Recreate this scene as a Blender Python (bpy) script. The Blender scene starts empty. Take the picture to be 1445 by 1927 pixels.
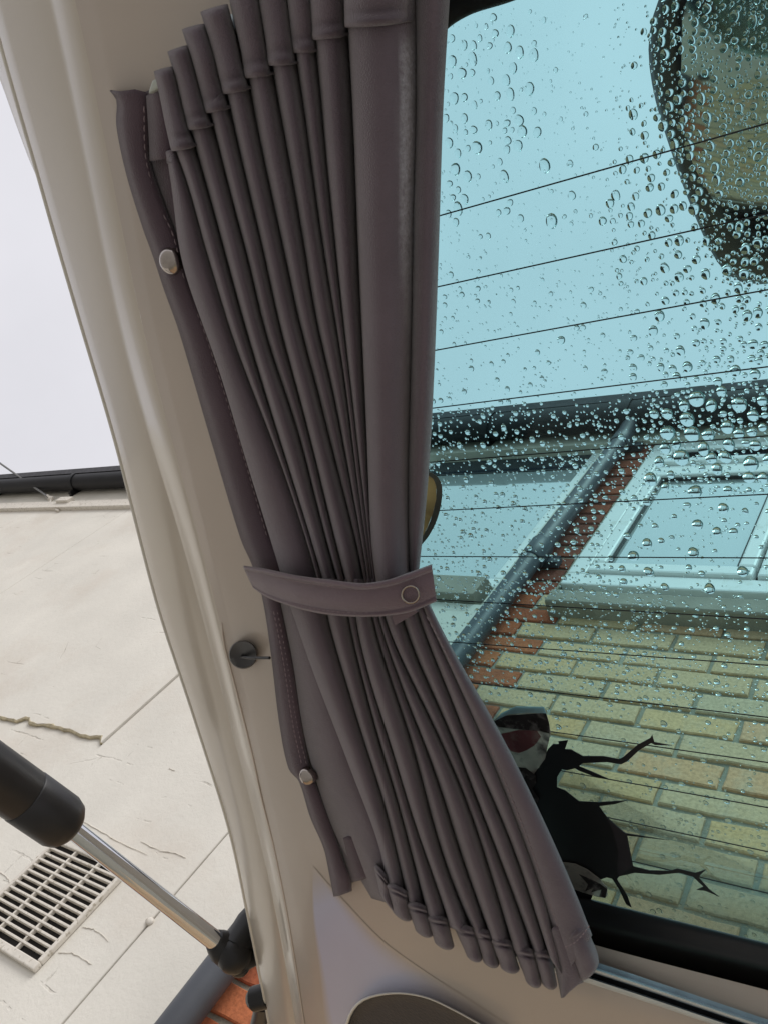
import bpy, math, random
import numpy as np
from mathutils import Vector
random.seed(7)
rnd = random.Random(11)
SC = bpy.context.scene
COL = SC.collection

# ------------------------------------------------------------------ camera
R = np.array([[0.78826342, -0.02239246, -0.61493037],
              [0.31627697, 0.8719725, 0.37367477],
              [0.52783488, -0.48904247, 0.69442624]])   # columns: image right, image down, view direction
FPX, CX, CY = 1534.5, 722.5, 963.5
CAM = np.array([0.0, 0.0, 1.7])
cam = bpy.data.cameras.new('camera')
camo = bpy.data.objects.new('camera', cam)
COL.objects.link(camo)
from mathutils import Matrix
camo.matrix_world = Matrix([[R[0, 0], -R[0, 1], -R[0, 2], CAM[0]],
                            [R[1, 0], -R[1, 1], -R[1, 2], CAM[1]],
                            [R[2, 0], -R[2, 1], -R[2, 2], CAM[2]],
                            [0, 0, 0, 1]])
cam.sensor_fit = 'VERTICAL'
cam.sensor_height = 24.0
cam.lens = FPX / 1927.0 * 24.0
cam.clip_start = 0.01
cam.clip_end = 2000
SC.camera = camo

# ------------------------------------------------------------------ sky and sun (bright overcast)
SUN_EL, SUN_ROT = math.radians(52), math.radians(165)
world = bpy.data.worlds.new('World')
SC.world = world
world.use_nodes = True
wn, wl = world.node_tree.nodes, world.node_tree.links
wn.clear()
sky = wn.new('ShaderNodeTexSky')
sky.sky_type = 'NISHITA'
sky.sun_disc = False
sky.sun_elevation = SUN_EL
sky.sun_rotation = SUN_ROT
sky.air_density = 1.0
sky.dust_density = 4.0
sky.ozone_density = 1.0
bw = wn.new('ShaderNodeRGBToBW')
mixg = wn.new('ShaderNodeMix'); mixg.data_type = 'RGBA'; mixg.inputs[0].default_value = 0.80
mixg.inputs[7].default_value = (8.0, 7.95, 8.5, 1)          # even cloud layer
bg = wn.new('ShaderNodeBackground')
bg.inputs['Strength'].default_value = 0.115
wo = wn.new('ShaderNodeOutputWorld')
wl.new(sky.outputs[0], bw.inputs[0])
wl.new(bw.outputs[0], mixg.inputs[6])
cn = wn.new('ShaderNodeTexNoise'); cn.inputs['Scale'].default_value = 2.2; cn.inputs['Detail'].default_value = 5
ctc = wn.new('ShaderNodeTexCoord'); wl.new(ctc.outputs['Generated'], cn.inputs['Vector'])
cm = wn.new('ShaderNodeMapRange'); cm.inputs[1].default_value = .3; cm.inputs[2].default_value = .7; cm.inputs[3].default_value = .91; cm.inputs[4].default_value = 1.07
wl.new(cn.outputs['Fac'], cm.inputs[0])
cx_ = wn.new('ShaderNodeMix'); cx_.data_type = 'RGBA'; cx_.blend_type = 'MULTIPLY'; cx_.inputs[0].default_value = 1
wl.new(mixg.outputs[2], cx_.inputs[6]); wl.new(cm.outputs[0], cx_.inputs[7])
wl.new(cx_.outputs[2], bg.inputs['Color'])
wl.new(bg.outputs[0], wo.inputs[0])
sun = bpy.data.lights.new('sun', 'SUN')
sun.energy = 1.4
sun.angle = math.radians(30)
sun.color = (1.0, 0.965, 0.91)
suno = bpy.data.objects.new('sun', sun)
COL.objects.link(suno)
sd = Vector((math.sin(SUN_ROT) * math.cos(SUN_EL), math.cos(SUN_ROT) * math.cos(SUN_EL), math.sin(SUN_EL)))
suno.rotation_euler = (-sd).to_track_quat('-Z', 'Y').to_euler()
SC.view_settings.view_transform = 'Standard'
SC.view_settings.look = 'None'
SC.view_settings.exposure = 0.0
SC.view_settings.gamma = 1.0
SC.cycles.max_bounces = 16
SC.cycles.transparent_max_bounces = 24
SC.cycles.transmission_bounces = 12
SC.cycles.diffuse_bounces = 6

# ------------------------------------------------------------------ survey: directions of sight to places on real planes
def ray(px, py):
    return R @ np.array([px - CX, py - CY, FPX])
YAW, PIV = math.atan(.014), np.array([-1.3, 1.38, 0])     # the house front is not quite parallel to the van
def turn(v, a):
    c, q = math.cos(a), math.sin(a); return np.array([v[0]*c - v[1]*q, v[0]*q + v[1]*c, v[2]])
def on_wall(px, py, Y):
    v = turn(ray(px, py), -YAW); o = turn(CAM - PIV, -YAW) + PIV
    return o + v * ((Y - o[1]) / v[1])
def at_depth(px, py, d):
    return CAM + ray(px, py) * (d / FPX)
ALPHA = math.radians(5.0)
TP = CAM + np.array([0, 0, 0.325])
TN = np.array([0, -math.sin(ALPHA), -math.cos(ALPHA)])    # out of the tailgate lining, towards the ground
def tg(px, py, h=0.0):
    v = ray(px, py)
    return CAM + v * (np.dot(TP + TN * h - CAM, TN) / np.dot(v, TN))

def cat(pts, n, ts=None):
    """Catmull-Rom through pts (any dimension), n samples by knot parameter blended with chord length"""
    P = np.array(pts, float); m = len(P)
    if m == 2:
        t = np.linspace(0, 1, n)[:, None] if ts is None else np.array(ts)[:, None]
        return P[0] * (1 - t) + P[1] * t
    dd = np.r_[0, np.cumsum(np.linalg.norm(np.diff(P[:, :2], axis=0), axis=1))]
    dd /= dd[-1]
    t = np.linspace(0, 1, n) if ts is None else np.array(ts)
    T = np.zeros_like(P)
    for i in range(m):
        a, b = max(i - 1, 0), min(i + 1, m - 1)
        T[i] = (P[b] - P[a]) / (dd[b] - dd[a])
    k = np.clip(np.searchsorted(dd, t, side='right') - 1, 0, m - 2)
    hh = (dd[k + 1] - dd[k]); u = ((t - dd[k]) / hh)
    hh = hh[:, None]; u = u[:, None]
    return ((2*u**3 - 3*u**2 + 1) * P[k] + (u**3 - 2*u**2 + u) * hh * T[k]
            + (-2*u**3 + 3*u**2) * P[k + 1] + (u**3 - u**2) * hh * T[k + 1])
def by_knot(pts, n):
    """samples with even parameter per knot so that two lists of equal length stay matched"""
    P = np.array(pts, float); m = len(P)
    t = np.linspace(0, m - 1, n); k = np.minimum(t.astype(int), m - 2); u = (t - k)[:, None]
    T = np.array([(P[min(i+1, m-1)] - P[max(i-1, 0)]) / (2 if 0 < i < m-1 else 1) for i in range(m)])
    return ((2*u**3 - 3*u**2 + 1) * P[k] + (u**3 - 2*u**2 + u) * T[k] + (-2*u**3 + 3*u**2) * P[k+1] + (u**3 - u**2) * T[k+1])

# ------------------------------------------------------------------ object helpers
def link(name, me, parent=None, kind=None):
    o = bpy.data.objects.new(name, me); COL.objects.link(o)
    if parent is not None:
        o.parent = parent
    if kind: o['kind'] = kind
    return o
def world_loc(p):
    l = Vector((0, 0, 0))
    while p is not None:
        l += p.location; p = p.parent
    return l
class MB:
    def __init__(s): s.v = []; s.f = []
    def add(s, vs, fs):
        k = len(s.v); s.v += [tuple(map(float, v)) for v in vs]; s.f += [tuple(i + k for i in f) for f in fs]
    def grid(s, G, closed_u=False, closed_v=False, flip=False):
        """G[row][col] of points"""
        n, m = len(G), len(G[0]); k = len(s.v)
        for r in G: s.v += [tuple(map(float, p)) for p in r]
        for i in range(n if closed_u else n - 1):
            for j in range(m if closed_v else m - 1):
                a, b = k + i*m + j, k + i*m + (j+1) % m
                c, d = k + ((i+1) % n)*m + (j+1) % m, k + ((i+1) % n)*m + j
                s.f.append((a, d, c, b) if flip else (a, b, c, d))
    def tube(s, pts, r, n=8, caps=True):
        P = [np.array(p, float) for p in pts]; rr = r if hasattr(r, '__len__') else [r]*len(P)
        rows = []; up = None
        for i, p in enumerate(P):
            t = P[min(i+1, len(P)-1)] - P[max(i-1, 0)]; t /= np.linalg.norm(t)
            if up is None:
                up = np.cross(t, [0, 0, 1]) if abs(t[2]) < .9 else np.cross(t, [1, 0, 0])
            x = up - t*np.dot(up, t); x /= np.linalg.norm(x); up = x; y = np.cross(t, x)
            rows.append([p + rr[i]*(x*math.cos(2*math.pi*k/n) + y*math.sin(2*math.pi*k/n)) for k in range(n)])
        k = len(s.v); s.grid(rows, closed_v=True)
        if caps:
            s.f.append(tuple(k + j for j in range(n))[::-1])
            s.f.append(tuple(k + (len(P)-1)*n + j for j in range(n)))
    def box(s, lo, hi):
        (a, b, c), (d, e, f) = lo, hi
        s.add([(a,b,c),(d,b,c),(d,e,c),(a,e,c),(a,b,f),(d,b,f),(d,e,f),(a,e,f)],
              [(0,3,2,1),(4,5,6,7),(0,1,5,4),(1,2,6,5),(2,3,7,6),(3,0,4,7)])
    def sphere(s, c, r, n=12, m=8):
        c = np.array(c); r = np.array(r) * np.ones(3)
        s.grid([[c + r*np.array([math.sin(math.pi*(i+.001)/(m+.002))*math.cos(2*math.pi*j/n), math.sin(math.pi*(i+.001)/(m+.002))*math.sin(2*math.pi*j/n), math.cos(math.pi*i/m)]) for j in range(n)] for i in range(m+1)], closed_v=True)
    def plate(s, top, thick):
        """polygon of 3D points with thickness vector"""
        n = len(top); k = len(s.v); t = np.array(thick)
        s.v += [tuple(map(float, p)) for p in top] + [tuple(map(float, np.array(p) + t)) for p in top]
        s.f.append(tuple(k + i for i in range(n))); s.f.append(tuple(k + n + i for i in range(n))[::-1])
        for i in range(n): s.f.append((k+i, k+n+i, k+n+(i+1) % n, k+(i+1) % n))
    def mesh(s, name, smooth=None, off=(0, 0, 0)):
        me = bpy.data.meshes.new(name)
        o = np.array(off)
        me.from_pydata([tuple(np.array(v) - o) for v in s.v], [], s.f)
        me.validate(); me.update()
        if smooth is not None:
            me.polygons.foreach_set('use_smooth', [True]*len(me.polygons))
            if smooth < 179: me.set_sharp_from_angle(angle=math.radians(smooth))
        return me
    def obj(s, name, mat, parent=None, smooth=40, kind=None, bevel=0, solid=0, sub=0, fixn=True):
        me = s.mesh(name, smooth, world_loc(parent))
        if fixn:
            import bmesh
            b = bmesh.new(); b.from_mesh(me); bmesh.ops.recalc_face_normals(b, faces=b.faces); b.to_mesh(me); b.free()
        me.materials.append(mat)
        o = link(name, me, parent, kind)
        if sub:
            q = o.modifiers.new('sub', 'SUBSURF'); q.levels = q.render_levels = sub
        if bevel:
            q = o.modifiers.new('bevel', 'BEVEL'); q.width = bevel; q.segments = 2; q.limit_method = 'ANGLE'; q.angle_limit = math.radians(40)
        if solid:
            q = o.modifiers.new('solid', 'SOLIDIFY'); q.thickness = solid; q.offset = 0
        return o
def empty(name, loc, label=None, category=None, group=None):
    o = bpy.data.objects.new(name, None); COL.objects.link(o)
    o.location = Vector(tuple(map(float, loc))); o.empty_display_size = .05
    if label: o['label'] = label
    if category: o['category'] = category
    if group: o['group'] = group
    return o

# ------------------------------------------------------------------ materials
def mat(name, col, rough=.5, metal=0, spec=.5, var=.12, vscale=30, bump=0, bscale=200, bdetail=4, sheen=0, coat=0, dirt=None, dscale=6, dlo=.5, dhi=.7, bdist=.001):
    m = bpy.data.materials.new(name); m.use_nodes = True
    n, l = m.node_tree.nodes, m.node_tree.links
    p = n['Principled BSDF']
    p.inputs['Roughness'].default_value = rough; p.inputs['Metallic'].default_value = metal
    p.inputs['Specular IOR Level'].default_value = spec
    p.inputs['Coat Weight'].default_value = coat; p.inputs['Coat Roughness'].default_value = .12
    if sheen:
        p.inputs['Sheen Weight'].default_value = sheen; p.inputs['Sheen Roughness'].default_value = .4
    tc = n.new('ShaderNodeTexCoord')
    nz = n.new('ShaderNodeTexNoise'); nz.inputs['Scale'].default_value = vscale; nz.inputs['Detail'].default_value = 6
    l.new(tc.outputs['Object'], nz.inputs['Vector'])
    mx = n.new('ShaderNodeMix'); mx.data_type = 'RGBA'
    c = np.array(col)
    mx.inputs[6].default_value = (*np.clip(c*(1-var), 0, 1), 1); mx.inputs[7].default_value = (*np.clip(c*(1+var), 0, 1), 1)
    mr = n.new('ShaderNodeMapRange'); mr.inputs[1].default_value = .3; mr.inputs[2].default_value = .7
    l.new(nz.outputs['Fac'], mr.inputs[0]); l.new(mr.outputs[0], mx.inputs[0])
    out = mx.outputs[2]
    if dirt is not None:
        nd = n.new('ShaderNodeTexNoise'); nd.inputs['Scale'].default_value = dscale; nd.inputs['Detail'].default_value = 8; nd.inputs['Roughness'].default_value = .65
        l.new(tc.outputs['Object'], nd.inputs['Vector'])
        r2 = n.new('ShaderNodeMapRange'); r2.inputs[1].default_value = dlo; r2.inputs[2].default_value = dhi
        l.new(nd.outputs['Fac'], r2.inputs[0])
        m2 = n.new('ShaderNodeMix'); m2.data_type = 'RGBA'; m2.inputs[7].default_value = (*dirt, 1)
        l.new(r2.outputs[0], m2.inputs[0]); l.new(out, m2.inputs[6]); out = m2.outputs[2]
    l.new(out, p.inputs['Base Color'])
    if bump:
        nb = n.new('ShaderNodeTexNoise'); nb.inputs['Scale'].default_value = bscale; nb.inputs['Detail'].default_value = bdetail
        l.new(tc.outputs['Object'], nb.inputs['Vector'])
        b = n.new('ShaderNodeBump'); b.inputs['Strength'].default_value = bump; b.inputs['Distance'].default_value = bdist
        l.new(nb.outputs['Fac'], b.inputs['Height']); l.new(b.outputs[0], p.inputs['Normal'])
    return m
def nodes_of(m): return m.node_tree.nodes, m.node_tree.links, m.node_tree.nodes['Principled BSDF']

M = {}
M['trim'] = mat('beige_painted_lining', (.57, .515, .43), rough=.30, var=.06, vscale=6, bump=.12, bscale=900, coat=.5, bdist=.0004)
M['trim_mauve'] = mat('beige_inner_lining', (.50, .435, .372), rough=.36, var=.07, vscale=7, bump=.14, bscale=900, coat=.3, bdist=.0004)
M['lavender_sheen'] = mat('painted_lavender_sheen', (.53, .54, .68), rough=.35, var=.04, vscale=8, bump=.1, bscale=900, coat=.3, bdist=.0004)  # pale tone is a glossy reflection put into the colour
M['lip'] = mat('cream_painted_lip', (.72, .70, .62), rough=.3, var=.04, coat=.4)
M['bead'] = mat('pale_parting_bead', (.66, .58, .50), rough=.45, var=.05)
M['rubber'] = mat('black_rubber', (.010, .010, .011), rough=.40, var=.3, bump=.2, bscale=700, bdist=.0005)
M['black_plastic'] = mat('black_plastic', (.016, .016, .018), rough=.42, var=.2, vscale=60, bump=.25, bscale=1200, bdist=.0003)
M['print'] = mat('black_print', (.006, .006, .007), rough=.5, var=.1)
M['alu'] = mat('brushed_aluminium', (.56, .66, .72), rough=.42, metal=.55, var=.10, vscale=90)
M['chrome'] = mat('polished_steel', (.74, .76, .80), rough=.08, metal=1, var=.03)
M['snap'] = mat('nickel_snap', (.40, .36, .33), rough=.15, metal=1, var=.05)
M['leather'] = mat('black_grained_vinyl', (.028, .031, .038), rough=.5, var=.2, vscale=200, bump=.7, bscale=420, bdetail=2, bdist=.001)
M['hookplastic'] = mat('pale_grey_plastic', (.48, .52, .47), rough=.4, var=.05)
M['thread'] = mat('mauve_thread', (.30, .235, .25), rough=.9, var=.1, vscale=300)

def fabric(name, col, sheen=.35, patch=False):
    m = mat(name, col, rough=.82, spec=.2, var=.09, vscale=26, sheen=sheen)
    n, l, p = nodes_of(m)
    tc = n.new('ShaderNodeTexCoord')
    w1 = n.new('ShaderNodeTexNoise'); w1.inputs['Scale'].default_value = 1700; w1.inputs['Detail'].default_value = 3
    w2 = n.new('ShaderNodeTexNoise'); w2.inputs['Scale'].default_value = 75; w2.inputs['Detail'].default_value = 3
    l.new(tc.outputs['Object'], w1.inputs['Vector']); l.new(tc.outputs['Object'], w2.inputs['Vector'])
    a = n.new('ShaderNodeMath'); a.operation = 'MULTIPLY_ADD'; a.inputs[1].default_value = .7
    l.new(w2.outputs['Fac'], a.inputs[0]); l.new(w1.outputs['Fac'], a.inputs[2])
    b = n.new('ShaderNodeBump'); b.inputs['Strength'].default_value = .8; b.inputs['Distance'].default_value = .0008
    l.new(a.outputs[0], b.inputs['Height']); l.new(b.outputs[0], p.inputs['Normal'])
    if patch:      # pale patch near the leading edge: backlight painted into the colour, plus some translucency
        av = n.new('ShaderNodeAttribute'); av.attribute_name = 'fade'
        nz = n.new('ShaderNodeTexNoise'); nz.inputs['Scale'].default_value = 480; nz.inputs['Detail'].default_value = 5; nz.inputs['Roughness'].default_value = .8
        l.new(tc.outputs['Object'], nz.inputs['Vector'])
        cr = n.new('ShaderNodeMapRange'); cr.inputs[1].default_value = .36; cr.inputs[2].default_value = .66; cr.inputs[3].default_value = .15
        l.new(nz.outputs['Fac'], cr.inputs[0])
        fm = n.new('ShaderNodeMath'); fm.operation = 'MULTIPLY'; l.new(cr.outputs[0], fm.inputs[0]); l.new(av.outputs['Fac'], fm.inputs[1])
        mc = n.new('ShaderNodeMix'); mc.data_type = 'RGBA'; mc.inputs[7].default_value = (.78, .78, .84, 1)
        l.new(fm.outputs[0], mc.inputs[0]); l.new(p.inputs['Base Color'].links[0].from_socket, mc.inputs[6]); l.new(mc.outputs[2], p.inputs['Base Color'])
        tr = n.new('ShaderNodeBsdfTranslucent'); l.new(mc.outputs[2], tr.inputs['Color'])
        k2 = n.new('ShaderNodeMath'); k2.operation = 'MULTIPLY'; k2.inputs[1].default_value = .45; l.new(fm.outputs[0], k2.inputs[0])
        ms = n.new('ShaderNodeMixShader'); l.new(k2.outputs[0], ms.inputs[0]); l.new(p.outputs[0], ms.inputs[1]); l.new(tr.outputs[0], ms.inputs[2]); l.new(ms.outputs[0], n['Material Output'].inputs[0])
    return m
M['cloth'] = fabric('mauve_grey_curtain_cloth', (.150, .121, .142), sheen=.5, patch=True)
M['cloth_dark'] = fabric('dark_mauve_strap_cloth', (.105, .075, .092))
M['tie'] = fabric('mauve_tieback_cloth', (.185, .135, .155), sheen=.6)
# tinted window glass: thin, coloured, with its mirror reflection
def glass_tint(name, tint, refl=.04):
    m = bpy.data.materials.new(name); m.use_nodes = True
    n, l = m.node_tree.nodes, m.node_tree.links; n.clear()
    t = n.new('ShaderNodeBsdfTransparent'); t.inputs[0].default_value = (*tint, 1)
    g = n.new('ShaderNodeBsdfGlossy'); g.inputs['Roughness'].default_value = .01
    fr = n.new('ShaderNodeFresnel'); fr.inputs[0].default_value = 1.35
    k = n.new('ShaderNodeMath'); k.operation = 'MULTIPLY'; k.inputs[1].default_value = .6
    mx = n.new('ShaderNodeMixShader'); o = n.new('ShaderNodeOutputMaterial')
    l.new(fr.outputs[0], k.inputs[0]); l.new(k.outputs[0], mx.inputs[0]); l.new(t.outputs[0], mx.inputs[1]); l.new(g.outputs[0], mx.inputs[2]); l.new(mx.outputs[0], o.inputs[0])
    return m
TINT = np.array([.47, .82, .86])
M['glass'] = glass_tint('green_tinted_glass', tuple(TINT**.5))
m = bpy.data.materials.new('rain_water'); m.use_nodes = True
n, l = m.node_tree.nodes, m.node_tree.links; n.clear()
g = n.new('ShaderNodeBsdfRefraction'); g.inputs['IOR'].default_value = 1.33; g.inputs['Roughness'].default_value = 0; g.inputs[0].default_value = (.97, .985, .985, 1)
gl = n.new('ShaderNodeBsdfGlossy'); gl.inputs['Roughness'].default_value = 0
fr = n.new('ShaderNodeFresnel'); fr.inputs[0].default_value = 1.33
mx = n.new('ShaderNodeMixShader'); o = n.new('ShaderNodeOutputMaterial')
l.new(fr.outputs[0], mx.inputs[0]); l.new(g.outputs[0], mx.inputs[1]); l.new(gl.outputs[0], mx.inputs[2]); l.new(mx.outputs[0], o.inputs[0])
M['water'] = m
m = bpy.data.materials.new('mirror_face'); m.use_nodes = True
n, l, p = nodes_of(m); p.inputs['Metallic'].default_value = 1; p.inputs['Roughness'].default_value = .06; p.inputs['Base Color'].default_value = (.44, .46, .44, 1)
M['mirror'] = m

# house materials
def cream_wall():
    m = mat('cream_masonry_paint', (.74, .71, .64), rough=.8, spec=.2, var=.06, vscale=3.0, dirt=(.66, .60, .52), dscale=2.3, dlo=.5, dhi=.8)
    n, l, p = nodes_of(m)
    tc = n.new('ShaderNodeTexCoord')
    mp = n.new('ShaderNodeMapping'); mp.inputs['Rotation'].default_value = (math.radians(90), 0, 0)
    l.new(tc.outputs['Object'], mp.inputs['Vector'])
    wz = n.new('ShaderNodeTexNoise'); wz.inputs['Scale'].default_value = 5; wz.inputs['Detail'].default_value = 4
    l.new(mp.outputs[0], wz.inputs['Vector'])
    ad = n.new('ShaderNodeMix'); ad.data_type = 'RGBA'; ad.blend_type = 'ADD'; ad.inputs[0].default_value = .055
    l.new(mp.outputs[0], ad.inputs[6]); l.new(wz.outputs['Color'], ad.inputs[7])
    br = n.new('ShaderNodeTexBrick'); br.inputs['Scale'].default_value = 1; br.inputs['Brick Width'].default_value = .225; br.inputs['Row Height'].default_value = .075
    br.inputs['Mortar Size'].default_value = .004; br.inputs['Mortar Smooth'].default_value = .6
    l.new(ad.outputs[2], br.inputs['Vector'])
    mask = n.new('ShaderNodeTexNoise'); mask.inputs['Scale'].default_value = 4.3; mask.inputs['Detail'].default_value = 5; mask.inputs['Roughness'].default_value = .7
    l.new(mp.outputs[0], mask.inputs['Vector'])
    mk = n.new('ShaderNodeMapRange'); mk.inputs[1].default_value = .58; mk.inputs[2].default_value = .72
    l.new(mask.outputs['Fac'], mk.inputs[0])
    mul = n.new('ShaderNodeMath'); mul.operation = 'MULTIPLY'
    l.new(br.outputs['Fac'], mul.inputs[0]); l.new(mk.outputs[0], mul.inputs[1])
    fine = n.new('ShaderNodeTexNoise'); fine.inputs['Scale'].default_value = 45; fine.inputs['Detail'].default_value = 8; fine.inputs['Roughness'].default_value = .7
    l.new(tc.outputs['Object'], fine.inputs['Vector'])
    # cracks in the paint film
    vo = n.new('ShaderNodeTexVoronoi'); vo.feature = 'DISTANCE_TO_EDGE'; vo.inputs['Scale'].default_value = 5.5
    l.new(ad.outputs[2], vo.inputs['Vector'])
    ck = n.new('ShaderNodeMapRange'); ck.inputs[1].default_value = 0; ck.inputs[2].default_value = .012; ck.inputs[3].default_value = 1; ck.inputs[4].default_value = 0
    l.new(vo.outputs['Distance'], ck.inputs[0])
    mask2 = n.new('ShaderNodeTexNoise'); mask2.inputs['Scale'].default_value = 3.1; mask2.inputs['Detail'].default_value = 6
    mp2 = n.new('ShaderNodeMapping'); mp2.inputs['Location'].default_value = (3, 5, 1)
    l.new(mp.outputs[0], mp2.inputs[0]); l.new(mp2.outputs[0], mask2.inputs['Vector'])
    mk2 = n.new('ShaderNodeMapRange'); mk2.inputs[1].default_value = .63; mk2.inputs[2].default_value = .74
    l.new(mask2.outputs['Fac'], mk2.inputs[0])
    mul2 = n.new('ShaderNodeMath'); mul2.operation = 'MULTIPLY'
    l.new(ck.outputs[0], mul2.inputs[0]); l.new(mk2.outputs[0], mul2.inputs[1])
    mxm = n.new('ShaderNodeMath'); mxm.operation = 'MAXIMUM'
    l.new(mul.outputs[0], mxm.inputs[0]); l.new(mul2.outputs[0], mxm.inputs[1])
    hh = n.new('ShaderNodeMath'); hh.operation = 'MULTIPLY_ADD'; hh.inputs[1].default_value = -2.2
    l.new(mxm.outputs[0], hh.inputs[0]); l.new(fine.outputs['Fac'], hh.inputs[2])
    b = n.new('ShaderNodeBump'); b.inputs['Strength'].default_value = .55; b.inputs['Distance'].default_value = .004
    l.new(hh.outputs[0], b.inputs['Height']); l.new(b.outputs[0], p.inputs['Normal'])
    src = p.inputs['Base Color'].links[0].from_socket
    mc = n.new('ShaderNodeMix'); mc.data_type = 'RGBA'; mc.inputs[7].default_value = (.36, .31, .24, 1)
    k = n.new('ShaderNodeMath'); k.operation = 'MULTIPLY'; k.inputs[1].default_value = .5
    l.new(mxm.outputs[0], k.inputs[0]); l.new(k.outputs[0], mc.inputs[0]); l.new(src, mc.inputs[6]); l.new(mc.outputs[2], p.inputs['Base Color'])
    return m
M['cream'] = cream_wall()
M['cream_edge'] = mat('weathered_render_edge', (.46, .40, .27), rough=.9, var=.3, vscale=40, bump=.6, bscale=90, bdist=.004)
M['joint'] = mat('joint_filler', (.42, .38, .32), rough=.9, var=.2)
M['vent'] = mat('cream_vent_paint', (.70, .655, .58), rough=.7, var=.07, vscale=50, bump=.5, bscale=160, bdist=.002, dirt=(.42, .37, .29), dscale=70, dlo=.57, dhi=.66)
M['void'] = mat('dark_duct', (.012, .010, .009), rough=.9, var=.3)
def brick_mat(name, ramp, edge):
    m = mat(name, (.5, .5, .5), rough=.88, spec=.2, var=.1)
    n, l, p = nodes_of(m)
    oi = n.new('ShaderNodeObjectInfo')
    cr = n.new('ShaderNodeValToRGB'); e = cr.color_ramp
    e.interpolation = 'LINEAR'
    while len(e.elements) > 1: e.elements.remove(e.elements[-1])
    for i, c in enumerate(ramp):
        el = e.elements[0] if i == 0 else e.elements.new(i/(len(ramp)-1))
        el.position = i/(len(ramp)-1); el.color = (*c, 1)
    l.new(oi.outputs['Random'], cr.inputs[0])
    tc = n.new('ShaderNodeTexCoord'); off = n.new('ShaderNodeVectorMath'); off.operation = 'MULTIPLY_ADD'
    cmb = n.new('ShaderNodeCombineXYZ'); l.new(oi.outputs['Random'], cmb.inputs[0]); l.new(oi.outputs['Random'], cmb.inputs[2])
    off.inputs[1].default_value = (37, 37, 37); l.new(cmb.outputs[0], off.inputs[0]); l.new(tc.outputs['Object'], off.inputs[2])
    nz = n.new('ShaderNodeTexNoise'); nz.inputs['Scale'].default_value = 13; nz.inputs['Detail'].default_value = 8; nz.inputs['Roughness'].default_value = .7
    l.new(off.outputs[0], nz.inputs['Vector'])
    mr = n.new('ShaderNodeMapRange'); mr.inputs[1].default_value = .48; mr.inputs[2].default_value = .68
    l.new(nz.outputs['Fac'], mr.inputs[0])
    mx = n.new('ShaderNodeMix'); mx.data_type = 'RGBA'; mx.inputs[7].default_value = (*edge, 1)
    k = n.new('ShaderNodeMath'); k.operation = 'MULTIPLY'; k.inputs[1].default_value = .6
    l.new(mr.outputs[0], k.inputs[0]); l.new(k.outputs[0], mx.inputs[0]); l.new(cr.outputs[0], mx.inputs[6])
    n2 = n.new('ShaderNodeTexNoise'); n2.inputs['Scale'].default_value = 120; n2.inputs['Detail'].default_value = 5
    l.new(off.outputs[0], n2.inputs['Vector'])
    m2 = n.new('ShaderNodeMix'); m2.data_type = 'RGBA'; m2.blend_type = 'MULTIPLY'; m2.inputs[0].default_value = .55
    r2 = n.new('ShaderNodeMapRange'); r2.inputs[1].default_value = .3; r2.inputs[2].default_value = .6; r2.inputs[3].default_value = .55; r2.inputs[4].default_value = 1.05
    l.new(n2.outputs['Fac'], r2.inputs[0]); l.new(mx.outputs[2], m2.inputs[6]); l.new(r2.outputs[0], m2.inputs[7])
    l.new(m2.outputs[2], p.inputs['Base Color'])
    a = n.new('ShaderNodeMath'); a.operation = 'ADD'; l.new(n2.outputs['Fac'], a.inputs[0]); l.new(nz.outputs['Fac'], a.inputs[1])
    b = n.new('ShaderNodeBump'); b.inputs['Strength'].default_value = .6; b.inputs['Distance'].default_value = .003
    l.new(a.outputs[0], b.inputs['Height']); l.new(b.outputs[0], p.inputs['Normal'])
    return m
M['ybrick'] = brick_mat('yellow_stock_brick', [(.68, .46, .25), (.62, .45, .27), (.66, .48, .29), (.70, .46, .23), (.70, .41, .23), (.60, .48, .32), (.66, .46, .27)], (.60, .50, .36))
M['rbrick'] = brick_mat('red_quoin_brick', [(.50, .15, .065), (.38, .105, .055), (.58, .20, .09), (.46, .14, .06)], (.22, .075, .05))
M['rbrick_dark'] = brick_mat('dark_red_brick', [(.26, .075, .045), (.20, .065, .045), (.30, .085, .045)], (.12, .06, .05))  # darker red for the courses beside the upper window
M['mortar'] = mat('grey_lime_mortar', (.31, .295, .235), rough=.95, var=.2, vscale=25, bump=.6, bscale=160, bdist=.004)
M['upvc'] = mat('white_window_frame', (.85, .86, .85), rough=.35, var=.03, vscale=4, dirt=(.62, .62, .56), dscale=9, dlo=.62, dhi=.75)
M['sill'] = mat('weathered_stone_sill', (.30, .275, .225), rough=.85, var=.15, vscale=14, bump=.4, bscale=120, bdist=.003)
M['fascia'] = mat('cream_fascia_paint', (.60, .57, .49), rough=.6, var=.08, vscale=5)
M['pipe'] = mat('dark_grey_pipe_paint', (.060, .066, .078), rough=.42, var=.2, vscale=8, bump=.15, bscale=300, bdist=.0008)
M['gutter'] = mat('black_gutter', (.010, .010, .012), spec=.3, rough=.5, var=.2, vscale=7)
M['cable'] = mat('grey_cable', (.20, .20, .20), rough=.6, var=.1)
M['blind'] = mat('pale_blind', (.70, .74, .73), rough=.8, var=.03, vscale=3)
M['seal_dark'] = mat('dark_glazing_gasket', (.02, .022, .024), rough=.6, var=.1)
M['darkroom'] = mat('dark_room', (.05, .055, .055), rough=.9, var=.2)
m = mat('house_pane', (.62, .68, .68), rough=.04, var=.03, vscale=2, coat=1.0); nodes_of(m)[2].inputs['Coat Roughness'].default_value = .01
nodes_of(m)[2].inputs['Metallic'].default_value = .55
M['pane'] = m
m = mat('dark_window_band', (.03, .036, .045), rough=.08, var=.1, vscale=2, spec=.3); M['darkpane'] = m
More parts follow.
